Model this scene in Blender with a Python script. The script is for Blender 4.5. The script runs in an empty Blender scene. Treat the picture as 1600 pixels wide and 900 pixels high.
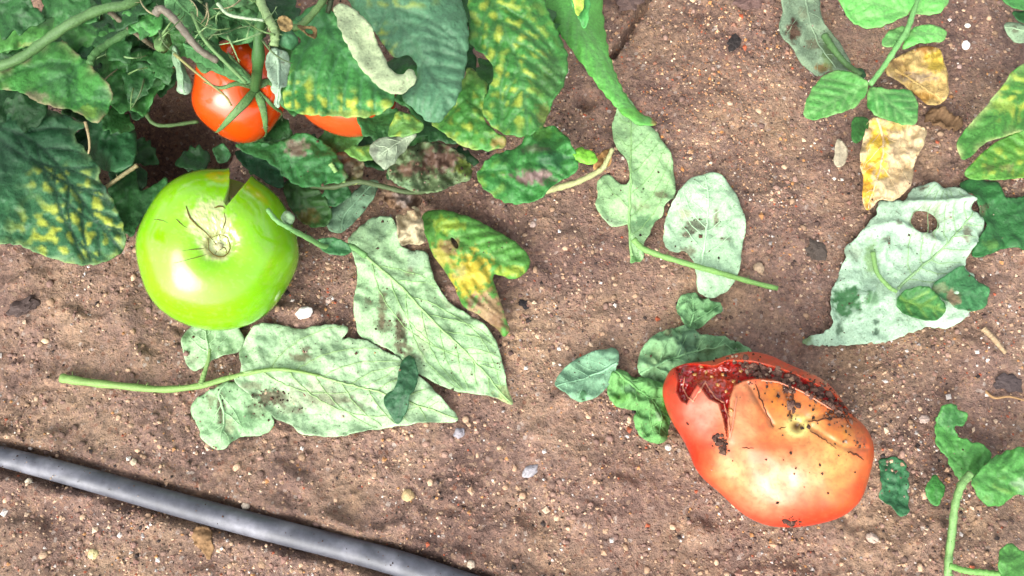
import bpy, math, random
import numpy as np
from mathutils import Vector
from mathutils.geometry import delaunay_2d_cdt

# ------------------------------------------------------------------ camera, sky, sun, exposure
SC = bpy.context.scene
COL = SC.collection
TH, DIST, LENS = math.radians(18), 0.433, 30.0
CAM = np.array([0.0, -DIST * math.sin(TH), DIST * math.cos(TH)])
FWD = np.array([0.0, math.sin(TH), -math.cos(TH)])
UPV = np.array([0.0, math.cos(TH), math.sin(TH)])
RGT = np.array([1.0, 0.0, 0.0])
FPX = 1600 * LENS / 36.0
cd = bpy.data.cameras.new('camera')
cam = bpy.data.objects.new('camera', cd)
COL.objects.link(cam)
cam.location = CAM
cam.rotation_euler = (TH, 0, 0)
cd.lens = LENS
cd.sensor_width = 36
cd.clip_start, cd.clip_end = 0.01, 200
SC.camera = cam

SUN_EL, SUN_AZ = math.radians(40), math.radians(207)      # azimuth clockwise from +Y: the light comes from lower left
w = bpy.data.worlds.new('World')
SC.world = w
w.use_nodes = True
nt = w.node_tree
bg = nt.nodes['Background']
sky = nt.nodes.new('ShaderNodeTexSky')
sky.sky_type = 'NISHITA'
sky.sun_disc = False
sky.sun_elevation = SUN_EL
sky.sun_rotation = SUN_AZ
sky.air_density, sky.dust_density, sky.ozone_density = 1.0, 4.0, 1.0
hs = nt.nodes.new('ShaderNodeHueSaturation')
hs.inputs['Saturation'].default_value = 0.25
nt.links.new(sky.outputs[0], hs.inputs['Color'])
nt.links.new(hs.outputs[0], bg.inputs['Color'])
bg.inputs['Strength'].default_value = 0.15
sd = bpy.data.lights.new('sun', 'SUN')
sd.energy, sd.angle, sd.color = .95, math.radians(44), (1.0, 0.965, 0.90)
sun = bpy.data.objects.new('sun', sd)
COL.objects.link(sun)
to_sun = Vector((math.sin(SUN_AZ) * math.cos(SUN_EL), math.cos(SUN_AZ) * math.cos(SUN_EL), math.sin(SUN_EL)))
sun.rotation_euler = to_sun.to_track_quat('Z', 'Y').to_euler()
sun.location = to_sun * 3
SC.view_settings.view_transform = 'Standard'
SC.view_settings.look = 'None'
SC.view_settings.exposure = 1.68
SC.view_settings.gamma = 1.0

# ------------------------------------------------------------------ helpers
RNG = np.random.default_rng(7)


def c(r, g, b, k=0.5):
    """real-world base colour from an 8-bit colour as exposed in daylight (k: its reflectance share)"""
    v = np.array([r, g, b], float) / 255
    return np.where(v <= 0.04045, v / 12.92, ((v + 0.055) / 1.055) ** 2.4) * k


_p = np.random.default_rng(3).permutation(512)
_p = np.concatenate([_p, _p, _p])
_ga = np.random.default_rng(4).uniform(0, 2 * np.pi, 512)
_gx, _gy = np.cos(_ga), np.sin(_ga)


def perlin(x, y, seed=0):
    x = np.asarray(x, float) + seed * 17.31
    y = np.asarray(y, float) + seed * 9.77
    xi, yi = np.floor(x).astype(int), np.floor(y).astype(int)
    xf, yf = x - xi, y - yi
    u, v = xf * xf * xf * (xf * (xf * 6 - 15) + 10), yf * yf * yf * (yf * (yf * 6 - 15) + 10)

    def g(ix, iy, dx, dy):
        k = _p[(_p[ix & 511] + iy) & 511]
        return _gx[k] * dx + _gy[k] * dy
    a = g(xi, yi, xf, yf); b = g(xi + 1, yi, xf - 1, yf)
    d = g(xi, yi + 1, xf, yf - 1); e = g(xi + 1, yi + 1, xf - 1, yf - 1)
    return ((a + u * (b - a)) + v * ((d + u * (e - d)) - (a + u * (b - a)))) * 1.5


def fbm(x, y, seed=0, n=3):
    return sum(perlin(x * 2 ** i, y * 2 ** i, seed + i) * 0.5 ** i for i in range(n))


def sstep(a, b, x):
    t = np.clip((x - a) / (b - a), 0, 1)
    return t * t * (3 - 2 * t)


def ray(px, py):
    px, py = np.asarray(px, float), np.asarray(py, float)
    return FWD + RGT * ((px - 800) / FPX)[..., None] + UPV * ((450 - py) / FPX)[..., None]


def at(px, py, h=0.0):
    """the point at height h above the soil that stands where the photograph has (px, py)"""
    r = ray(px, py)
    return CAM + r * ((np.asarray(h) - CAM[2]) / r[..., 2])[..., None]


def px_of(p):
    d = p - CAM
    z = d @ FWD
    return 800 + FPX * (d @ RGT) / z, 450 - FPX * (d @ UPV) / z


def seg_dist(p, poly, closed=False):
    """distance of points (N,2) to a polyline, and position along it 0..1"""
    a = np.asarray(poly, float)
    b = np.roll(a, -1, 0) if closed else a[1:]
    a = a if closed else a[:-1]
    L = np.hypot(*(b - a).T)
    S = np.concatenate([[0], np.cumsum(L)])
    best = np.full(len(p), 1e9); tt = np.zeros(len(p)); side = np.zeros(len(p))
    for i in range(len(a)):
        d = b[i] - a[i]
        q = p - a[i]
        t = np.clip((q @ d) / max(d @ d, 1e-9), 0, 1)
        r = q - t[:, None] * d
        dd = np.hypot(r[:, 0], r[:, 1])
        m = dd < best
        best[m] = dd[m]
        tt[m] = (S[i] + t[m] * L[i]) / S[-1]
        side[m] = np.sign(d[0] * q[m, 1] - d[1] * q[m, 0])
    return best, tt, side


def inside(p, poly):
    x, y = p[:, 0], p[:, 1]
    r = np.zeros(len(p), bool)
    n = len(poly)
    for i in range(n):
        x0, y0 = poly[i]; x1, y1 = poly[(i + 1) % n]
        if y0 == y1:
            continue
        m = (y0 > y) != (y1 > y)
        r ^= m & (x < (x1 - x0) * (y - y0) / (y1 - y0) + x0)
    return r


def smooth(pts, closed=True, it=2):
    p = np.asarray(pts, float)
    for _ in range(it):
        if closed:
            q = np.roll(p, -1, 0)
            p = np.stack([p * .75 + q * .25, p * .25 + q * .75], 1).reshape(-1, 2)
        else:
            q = np.stack([p[:-1] * .75 + p[1:] * .25, p[:-1] * .25 + p[1:] * .75], 1).reshape(-1, 2)
            p = np.concatenate([p[:1], q, p[-1:]])
    return p


def spline(pts, n):
    """Catmull-Rom through points (k,d), n samples"""
    p = np.asarray(pts, float)
    p = np.concatenate([[2 * p[0] - p[1]], p, [2 * p[-1] - p[-2]]])
    t = np.linspace(0, len(p) - 3 - 1e-6, n)
    i = t.astype(int); f = (t - i)[:, None]
    a, b, cc, d = p[i], p[i + 1], p[i + 2], p[i + 3]
    return .5 * (2 * b + (cc - a) * f + (2 * a - 5 * b + 4 * cc - d) * f ** 2 + (3 * b - a - 3 * cc + d) * f ** 3)


def resample(p, step, closed):
    q = np.concatenate([p, p[:1]]) if closed else p
    L = np.hypot(*(q[1:] - q[:-1]).T)
    S = np.concatenate([[0], np.cumsum(L)])
    n = max(4, int(S[-1] / step))
    t = np.linspace(0, S[-1], n, endpoint=not closed)
    return np.stack([np.interp(t, S, q[:, 0]), np.interp(t, S, q[:, 1])], 1)


def link_mesh(name, v, tris, mat, parent=None, base=None, tint=None, quads=None, smooth_shade=True):
    v = np.asarray(v, float)
    if base is None:
        base = np.zeros(3)
    me = bpy.data.meshes.new(name)
    v = v - base
    tris = np.asarray(tris, np.int32).reshape(-1, 3) if tris is not None and len(tris) else np.zeros((0, 3), np.int32)
    quads = np.asarray(quads, np.int32).reshape(-1, 4) if quads is not None and len(quads) else np.zeros((0, 4), np.int32)
    me.vertices.add(len(v)); me.vertices.foreach_set('co', v.astype(np.float32).ravel())
    nl = tris.size + quads.size
    me.loops.add(nl)
    me.loops.foreach_set('vertex_index', np.concatenate([tris.ravel(), quads.ravel()]))
    npol = len(tris) + len(quads)
    me.polygons.add(npol)
    ls = np.concatenate([np.arange(len(tris)) * 3, tris.size + np.arange(len(quads)) * 4]).astype(np.int32)
    me.polygons.foreach_set('loop_start', ls)
    me.polygons.foreach_set('use_smooth', np.full(npol, smooth_shade))
    me.update(calc_edges=True)
    me.validate()
    if tint is not None:
        a = me.attributes.new('tint', 'FLOAT_COLOR', 'POINT')
        t = np.ones((len(v), 4), np.float32); t[:, :tint.shape[1]] = tint
        a.data.foreach_set('color', t.ravel())
    me.materials.append(mat)
    o = bpy.data.objects.new(name, me)
    COL.objects.link(o)
    if parent is not None:
        o.parent = parent
    else:
        o.location = base
    return o


def thing(name, label, cat, base, group=None):
    o = bpy.data.objects.new(name, None)
    o.empty_display_size = 0.01
    COL.objects.link(o)
    o.location = base
    tag(o, label, cat, group)
    return o


def tag(o, label, cat, group=None):
    o['label'] = label; o['category'] = cat
    if group:
        o['group'] = group
    return o


def tube_data(pts, rad, ns=8, flat=1.0, flatdir=None):
    """closed tapered tube along pts (n,3); flat < 1 thins it along flatdir"""
    p = np.asarray(pts, float); n = len(p)
    rad = np.broadcast_to(np.asarray(rad, float), (n,))
    t = np.gradient(p, axis=0); t /= np.linalg.norm(t, axis=1)[:, None] + 1e-12
    ref = np.array([0, 0, 1.0]) if flatdir is None else np.asarray(flatdir, float)
    s = np.cross(t, ref); s /= np.linalg.norm(s, axis=1)[:, None] + 1e-9
    b = np.cross(s, t)
    a = np.linspace(0, 2 * np.pi, ns, endpoint=False)
    ring = p[:, None] + rad[:, None, None] * (np.cos(a)[None, :, None] * s[:, None] + flat * np.sin(a)[None, :, None] * b[:, None])
    v = ring.reshape(-1, 3)
    i = np.arange(n - 1)[:, None] * ns; j = np.arange(ns)[None]; k = (j + 1) % ns
    q = np.stack([i + j, i + k, i + ns + k, i + ns + j], -1).reshape(-1, 4)
    v = np.concatenate([v, p[:1], p[-1:]])
    jj = np.arange(ns); kk = (jj + 1) % ns
    e0, e1 = n * ns, n * ns + 1
    tr = np.concatenate([np.stack([kk, jj, np.full(ns, e0)], 1), np.stack([jj + (n - 1) * ns, kk + (n - 1) * ns, np.full(ns, e1)], 1)])
    return v, tr, q


class MB:
    def __init__(s):
        s.v, s.t, s.q, s.c, s.n = [], [], [], [], 0

    def add(s, v, t, q, col):
        s.v.append(v); s.t.append(np.asarray(t, int).reshape(-1, 3) + s.n)
        s.q.append(np.asarray(q, int).reshape(-1, 4) + s.n)
        col = np.asarray(col, float)
        s.c.append(np.broadcast_to(col, (len(v), 3)) if col.ndim == 1 else col)
        s.n += len(v)

    def link(s, name, mat, parent=None, base=None):
        return link_mesh(name, np.concatenate(s.v), np.concatenate(s.t), mat, parent, base, np.concatenate(s.c), np.concatenate(s.q))


# ------------------------------------------------------------------ materials
def nodes(name):
    m = bpy.data.materials.new(name)
    m.use_nodes = True
    t = m.node_tree
    return m, t, t.nodes['Principled BSDF'], t.nodes['Material Output']


def N(t, kind, **kw):
    n = t.nodes.new(kind)
    for k, v in kw.items():
        if k in n.inputs:
            n.inputs[k].default_value = v
        else:
            setattr(n, k, v)
    return n


def mul_noise(t, col_out, scale, lo, hi, detail=4):
    """colour times a noise between lo and hi"""
    co = N(t, 'ShaderNodeTexCoord')
    ns = N(t, 'ShaderNodeTexNoise', Scale=scale, Detail=detail, Roughness=0.65)
    t.links.new(co.outputs['Object'], ns.inputs['Vector'])
    mr = N(t, 'ShaderNodeMapRange')
    mr.inputs[1].default_value, mr.inputs[2].default_value = 0.3, 0.7
    mr.inputs[3].default_value, mr.inputs[4].default_value = lo, hi
    t.links.new(ns.outputs[0], mr.inputs[0])
    mx = N(t, 'ShaderNodeVectorMath', operation='SCALE')
    t.links.new(col_out, mx.inputs[0])
    t.links.new(mr.outputs[0], mx.inputs['Scale'])
    return mx.outputs[0], ns, co


def tint_mat(name, rough, nscale=900, lo=.8, hi=1.2, spec=.4, bump=.25, bscale=420, trans=0.0, sss=0.0, coat=0.0, bdist=.0006, cells=True, speck=False):
    m, t, b, out = nodes(name)
    at_ = N(t, 'ShaderNodeAttribute', attribute_name='tint')
    col, ns, co = mul_noise(t, at_.outputs['Color'], nscale, lo, hi)
    if speck:      # fine rust and soil flecks on the blade
        n4 = N(t, 'ShaderNodeTexNoise', Scale=620, Detail=2, Roughness=.5)
        t.links.new(co.outputs['Object'], n4.inputs['Vector'])
        m4 = N(t, 'ShaderNodeMapRange')
        m4.inputs[1].default_value, m4.inputs[2].default_value = .63, .72
        m4.inputs[3].default_value, m4.inputs[4].default_value = 0, .55
        t.links.new(n4.outputs[0], m4.inputs[0])
        x4 = N(t, 'ShaderNodeMix', data_type='RGBA')
        t.links.new(m4.outputs[0], x4.inputs[0]); t.links.new(col, x4.inputs[6])
        x4.inputs[7].default_value = (*c(104, 88, 66), 1)
        col = x4.outputs[2]
    t.links.new(col, b.inputs['Base Color'])
    b.inputs['Roughness'].default_value = rough
    b.inputs['Specular IOR Level'].default_value = spec
    if coat:
        b.inputs['Coat Weight'].default_value = coat
        b.inputs['Coat Roughness'].default_value = .12
    if sss:
        b.inputs['Subsurface Weight'].default_value = sss
        b.inputs['Subsurface Radius'].default_value = (.004, .002, .001)
        b.inputs['Subsurface Scale'].default_value = 1.0
    if bump:
        if cells:
            vo = N(t, 'ShaderNodeTexVoronoi', Scale=bscale, feature='SMOOTH_F1')
            t.links.new(co.outputs['Object'], vo.inputs['Vector'])
            ad = N(t, 'ShaderNodeMath', operation='MULTIPLY_ADD')
            t.links.new(vo.outputs['Distance'], ad.inputs[0]); ad.inputs[1].default_value = -1.0
            t.links.new(ns.outputs[0], ad.inputs[2])
            h = ad.outputs[0]
        else:
            n2 = N(t, 'ShaderNodeTexNoise', Scale=bscale, Detail=3)
            t.links.new(co.outputs['Object'], n2.inputs['Vector'])
            h = n2.outputs[0]
        bp = N(t, 'ShaderNodeBump', Strength=bump, Distance=bdist)
        t.links.new(h, bp.inputs['Height'])
        t.links.new(bp.outputs[0], b.inputs['Normal'])
    if trans:
        tr = N(t, 'ShaderNodeBsdfTranslucent')
        t.links.new(col, tr.inputs['Color'])
        mx = N(t, 'ShaderNodeMixShader', Fac=trans)
        t.links.new(b.outputs[0], mx.inputs[1]); t.links.new(tr.outputs[0], mx.inputs[2])
        t.links.new(mx.outputs[0], out.inputs['Surface'])
    return m


M_UP = tint_mat('leaf_upper_side', .5, 800, .80, 1.2, .4, .7, 520, .22)
M_UN = tint_mat('leaf_underside', .75, 1100, .80, 1.18, .2, .5, 600, .15, speck=True)
M_STEM = tint_mat('hairy_stem', .6, 1200, .75, 1.25, .3, .4, 900, 0, cells=False)
M_GREEN = tint_mat('unripe_tomato_skin', .17, 160, .93, 1.07, .5, .16, 60, 0, .12, .35, .002, cells=False)
M_RED = tint_mat('ripe_tomato_skin', .43, 260, .90, 1.10, .38, .12, 160, 0, .12, .08, .002, cells=False)
M_VINE = tint_mat('glossy_ripe_skin', .2, 200, .94, 1.06, .5, .05, 120, 0, .12, .3, .002, cells=False)
M_FLESH = tint_mat('wet_tomato_flesh', .2, 500, .6, 1.4, .5, .5, 400, 0, .1, .4, .001, cells=False)
M_STONE = tint_mat('mineral_grain', .75, 1500, .75, 1.2, .35, .4, 1800, 0, cells=False)
M_CRUMB = tint_mat('soil_crumb', .9, 1500, .6, 1.3, .2, .6, 1500, 0, cells=False)
M_DRY = tint_mat('dry_leaf', .8, 700, .75, 1.25, .2, .6, 500, .12)


def soil_material():
    m, t, b, out = nodes('moist_loam')
    co = N(t, 'ShaderNodeTexCoord')

    def noise(s, d=5, r=.6):
        n = N(t, 'ShaderNodeTexNoise', Scale=s, Detail=d, Roughness=r)
        t.links.new(co.outputs['Object'], n.inputs['Vector'])
        return n

    def ramp(fac, stops):
        r = N(t, 'ShaderNodeValToRGB')
        e = r.color_ramp.elements
        while len(e) < len(stops):
            e.new(.5)
        for k, (p, col) in enumerate(stops):
            e[k].position = p; e[k].color = (*col, 1)
        t.links.new(fac, r.inputs[0])
        return r

    def mix(f, a, bb, mode='MIX'):
        x = N(t, 'ShaderNodeMix', data_type='RGBA', blend_type=mode)
        for s, i in ((f, 0), (a, 6), (bb, 7)):
            if isinstance(s, (int, float)):
                x.inputs[i].default_value = s
            elif isinstance(s, tuple):
                x.inputs[i].default_value = (*s, 1)
            else:
                t.links.new(s, x.inputs[i])
        return x.outputs[2]
    big = noise(16, 4)
    base = ramp(big.outputs[0], [(.30, c(122, 98, 88, .88)), (.44, c(143, 116, 104, .88)), (.55, c(157, 130, 111, .88)), (.70, c(174, 146, 118, .88))])
    mid = noise(90, 6, .7)
    col = mix(.8, base.outputs[0], ramp(mid.outputs[0], [(.30, (.40, .38, .38)), (.44, (.88, .87, .86)), (.55, (1.05, 1.03, 1.0)), (.72, (1.6, 1.5, 1.34))]).outputs[0], 'MULTIPLY')
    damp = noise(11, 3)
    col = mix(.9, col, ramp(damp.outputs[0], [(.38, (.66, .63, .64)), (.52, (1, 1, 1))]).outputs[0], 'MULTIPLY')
    fine = noise(520, 5, .75)
    col = mix(.85, col, ramp(fine.outputs[0], [(.32, (.30, .27, .27)), (.46, (.88, .88, .88)), (.56, (1.1, 1.08, 1.04)), (.70, (2.0, 1.85, 1.6))]).outputs[0], 'MULTIPLY')
    # mineral specks: random cells, some pale, some rusty
    vo = N(t, 'ShaderNodeTexVoronoi', Scale=620)
    t.links.new(co.outputs['Object'], vo.inputs['Vector'])
    sp = N(t, 'ShaderNodeSeparateColor')
    t.links.new(vo.outputs['Color'], sp.inputs[0])
    pale = ramp(sp.outputs[0], [(.0, (0, 0, 0)), (.80, (0, 0, 0)), (.86, (.65, .65, .65)), (1, (.8, .8, .8))])
    col = mix(pale.outputs[0], col, ramp(sp.outputs[1], [(0, c(190, 150, 120)), (.4, c(214, 180, 150)), (.75, c(165, 105, 80)), (1, c(236, 220, 205))]).outputs[0])
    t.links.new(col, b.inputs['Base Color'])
    rr = ramp(noise(40).outputs[0], [(.35, (.5, .5, .5)), (.65, (.9, .9, .9))])
    t.links.new(rr.outputs[0], b.inputs['Roughness'])
    b.inputs['Specular IOR Level'].default_value = .3
    ad = N(t, 'ShaderNodeMath', operation='ADD')
    t.links.new(fine.outputs[0], ad.inputs[0]); t.links.new(mid.outputs[0], ad.inputs[1])
    bp = N(t, 'ShaderNodeBump', Strength=1.0, Distance=.0026)
    t.links.new(ad.outputs[0], bp.inputs['Height'])
    t.links.new(bp.outputs[0], b.inputs['Normal'])
    return m


# ------------------------------------------------------------------ the soil
HOSE_PX = [(-260, 650), (-60, 694), (0, 712), (100, 738), (200, 766), (350, 808), (550, 860), (635, 884), (740, 918), (900, 965), (1150, 1030)]
_hp = at(*np.array(HOSE_PX, float).T, 0.0)[:, :2]
HOSE = spline(_hp, 90)
CRACK = at(*np.array([(1022, -40), (1010, 0), (990, 35), (975, 60), (958, 84)], float).T, 0.0)[:, :2]
PIT = at(np.array(918.), np.array(158.))[:2]
SHADE_PIT = at(np.array(255.), np.array(190.))[:2]  # invented deep pit, added to deepen the shade under the plant


def gl(x, y):
    """smooth lie of the soil, plus the pit added for darkness"""
    z = .0045 * perlin(x * 9, y * 9, 1) + .0022 * perlin(x * 26, y * 26, 2)
    return z - .065 * np.exp(-(((x - SHADE_PIT[0]) ** 2 + ((y - SHADE_PIT[1]) * .8) ** 2) / .034 ** 2) ** 2)


def gz(x, y):
    x, y = np.asarray(x, float), np.asarray(y, float)
    sh = x.shape
    x, y = x.ravel(), y.ravel()
    z = gl(x, y)
    rough = .55 + .6 * sstep(-.25, .35, perlin(x * 11, y * 11, 9))
    z = z + rough * (.0016 * perlin(x * 75, y * 75, 3) + .0014 * np.maximum(0, perlin(x * 140, y * 140, 4)) + .0011 * perlin(x * 260, y * 260, 5) + .0007 * perlin(x * 430, y * 430, 6))
    lump = perlin(x * 48, y * 48, 12)
    z = z + .0028 * sstep(.25, .6, lump)
    near = (abs(x) < .6) & (abs(y) < .6)
    p = np.stack([x[near], y[near]], 1)
    d, _, _ = seg_dist(p, CRACK)
    zz = np.zeros(len(x))
    zz[near] -= .011 * np.exp(-(d / .0021) ** 2)
    d, _, _ = seg_dist(p, HOSE[::3])
    zz[near] += .0038 * np.exp(-((d - .0095) / .0045) ** 2) * (.6 + .8 * perlin(p[:, 0] * 40, p[:, 1] * 40, 31)) - .006 * np.exp(-(d / .0075) ** 4)
    zz -= .004 * np.exp(-((x - PIT[0]) ** 2 + (y - PIT[1]) ** 2) / .004 ** 2)
    zz += .002 * np.exp(-((np.hypot(x - PIT[0], y - PIT[1]) - .008) / .003) ** 2)
    return (z + zz).reshape(sh)


def ring(lo, hi, step):
    core = np.arange(lo, hi, step)
    g = .0015 * 1.35 ** np.arange(34)
    g = np.cumsum(g)
    return np.concatenate([lo - g[::-1], core, hi + g])


gx, gy = ring(-.37, .37, .0013), ring(-.27, .30, .0013)
X, Y = np.meshgrid(gx, gy)
Z = gz(X, Y)
V = np.stack([X.ravel(), Y.ravel(), Z.ravel()], 1)
nx = len(gx)
ii = (np.arange(len(gy) - 1)[:, None] * nx + np.arange(nx - 1)[None]).ravel()
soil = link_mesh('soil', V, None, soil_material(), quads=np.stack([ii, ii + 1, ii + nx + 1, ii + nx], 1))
soil['kind'] = 'structure'

# grit: mineral grains and crumbs of every size lying in the soil
OCT_V = np.array([[1, 0, 0], [-1, 0, 0], [0, 1, 0], [0, -1, 0], [0, 0, 1], [0, 0, -1]], float)
OCT_T = np.array([[0, 2, 4], [2, 1, 4], [1, 3, 4], [3, 0, 4], [2, 0, 5], [1, 2, 5], [3, 1, 5], [0, 3, 5]])


def grains(pos, size, cols, rng):
    n = len(pos)
    v = OCT_V[None] * (size[:, None, None] * rng.uniform(.55, 1.25, (n, 6, 1)))
    v = v * np.array([1, 1, .75])
    a = rng.uniform(0, 2 * np.pi, n); bt = rng.uniform(-.7, .7, n)
    ca, sa, cb, sb = np.cos(a), np.sin(a), np.cos(bt), np.sin(bt)
    x = v[..., 0] * cb[:, None] + v[..., 2] * sb[:, None]
    z = -v[..., 0] * sb[:, None] + v[..., 2] * cb[:, None]
    y = v[..., 1]
    v = np.stack([x * ca[:, None] - y * sa[:, None], x * sa[:, None] + y * ca[:, None], z], -1) + pos[:, None]
    t = OCT_T[None] + 6 * np.arange(n)[:, None, None]
    return v.reshape(-1, 3), t.reshape(-1, 3), np.repeat(cols, 6, 0)


PAL = np.array([c(196, 160, 128), c(226, 196, 165), c(244, 232, 220), c(168, 128, 110), c(150, 112, 98), c(96, 74, 66), c(58, 46, 42), c(186, 98, 66), c(176, 168, 162), c(206, 150, 96)])
PALP = np.array([.17, .12, .055, .19, .17, .11, .06, .035, .04, .05])
n = 80000
gp = np.stack([RNG.uniform(-120, 1720, n), RNG.uniform(-120, 1010, n)], 1)
dens = .16 + .62 * sstep(-.2, .5, fbm(gp[:, 0] / 170, gp[:, 1] / 170, 21)) 
for gxp, gyp, rr, k in ((1080, 110, 190, .55), (1090, 230, 130, .3), (510, 430, 55, .6), (1290, 330, 110, .35), (1500, 640, 170, .25), (960, 470, 130, .25), (200, 860, 200, .2), (1240, 60, 80, .3)):
    dens += k * np.exp(-((gp[:, 0] - gxp) ** 2 + (gp[:, 1] - gyp) ** 2) / rr ** 2)
for gxp, gyp, rr, k in ((130, 600, 230, .5), (620, 790, 200, .4), (990, 420, 90, .4), (1080, 720, 110, .4), (980, 200, 80, .4), (1500, 90, 100, .4)):
    dens *= 1 - k * np.exp(-((gp[:, 0] - gxp) ** 2 + (gp[:, 1] - gyp) ** 2) / rr ** 2)
gp = gp[RNG.uniform(0, 1, n) < dens]
n = len(gp)
gpos = at(gp[:, 0], gp[:, 1], 0.0)
gsz = .00046 * np.exp(RNG.normal(.15, .46, n))
gsz = np.minimum(gsz, .0021)
gpos[:, 2] = gz(gpos[:, 0], gpos[:, 1]) + gsz * .15
gcol = 1.22 * PAL[RNG.choice(len(PAL), n, p=PALP / PALP.sum())] * RNG.uniform(.75, 1.15, (n, 1))
tan_ = np.exp(-((gp[:, 0] - 1080) ** 2 + (gp[:, 1] - 120) ** 2) / 190 ** 2)[:, None]
gcol = gcol * (1 + tan_ * (np.array([1.18, 1.0, .78]) - 1))
v, t, col = grains(gpos, gsz, gcol, RNG)
grit = link_mesh('soil_grit', v, t, M_STONE, tint=col, smooth_shade=False)
grit['kind'] = 'stuff'


# crumbly soil aggregates, the colour of the soil itself
_t = (1 + 5 ** .5) / 2
ICO_V = np.array([[-1, _t, 0], [1, _t, 0], [-1, -_t, 0], [1, -_t, 0], [0, -1, _t], [0, 1, _t], [0, -1, -_t], [0, 1, -_t], [_t, 0, -1], [_t, 0, 1], [-_t, 0, -1], [-_t, 0, 1]]) / 1.9
ICO_T = np.array([[0, 11, 5], [0, 5, 1], [0, 1, 7], [0, 7, 10], [0, 10, 11], [1, 5, 9], [5, 11, 4], [11, 10, 2], [10, 7, 6], [7, 1, 8], [3, 9, 4], [3, 4, 2], [3, 2, 6], [3, 6, 8], [3, 8, 9], [4, 9, 5], [2, 4, 11], [6, 2, 10], [8, 6, 7], [9, 8, 1]])


def aggregates(pos, size, cols, rng, sq=.6):
    n = len(pos)
    v = ICO_V[None] * (size[:, None, None] * rng.uniform(.7, 1.25, (n, 12, 1))) * rng.uniform(.75, 1.3, (n, 1, 3)) * np.array([1, 1, sq]) + pos[:, None]
    t = ICO_T[None] + 12 * np.arange(n)[:, None, None]
    return v.reshape(-1, 3), t.reshape(-1, 3), np.repeat(cols, 12, 0)


n = 26000
gp = np.stack([RNG.uniform(-120, 1720, n), RNG.uniform(-120, 1010, n)], 1)
gp = gp[RNG.uniform(0, 1, n) < .22 + .6 * sstep(-.25, .45, fbm(gp[:, 0] / 120, gp[:, 1] / 120, 44))]
n = len(gp)
gpos = at(gp[:, 0], gp[:, 1], 0.0)
gsz = np.minimum(.00062 * np.exp(RNG.normal(0, .5, n)), .0019)
gpos[:, 2] = gz(gpos[:, 0], gpos[:, 1]) + gsz * .05
ac = np.array([c(146, 118, 104, .84), c(130, 104, 94, .84), c(168, 138, 112, .84), c(112, 90, 80, .84), c(188, 158, 130, .84)])
v, t, col = aggregates(gpos, gsz, ac[RNG.integers(0, 5, n)] * RNG.uniform(.7, 1.2, (n, 1)), RNG)
agg = link_mesh('soil_aggregates', v, t, M_CRUMB, tint=col)
agg['kind'] = 'stuff'


# ------------------------------------------------------------------ leaves
CRUMBS = []            # sample points on leaves for loose soil crumbs


def side_veins(mid, out, n, ang=52, curve=1.4, t0=.1, t1=.92):
    m = resample(np.asarray(mid, float), 2.0, False)
    vs = []
    for k in range(n):
        for s in (-1, 1):
            t = t0 + (t1 - t0) * (k + (.25 if s > 0 else .55)) / n
            i = min(int(t * (len(m) - 1)), len(m) - 2)
            d = m[min(i + 3, len(m) - 1)] - m[max(i - 3, 0)]
            a0 = math.atan2(d[1], d[0])
            a = a0 + s * math.radians(ang)
            p = m[i].copy(); ln = [p.copy()]
            for j in range(70):
                p = p + 4 * np.array([math.cos(a), math.sin(a)])
                a -= s * math.radians(curve)
                if not inside(p[None], out)[0]:
                    break
                ln.append(p.copy())
            if len(ln) > 3:
                vs.append(np.array(ln[:-1]))
    return vs


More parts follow.
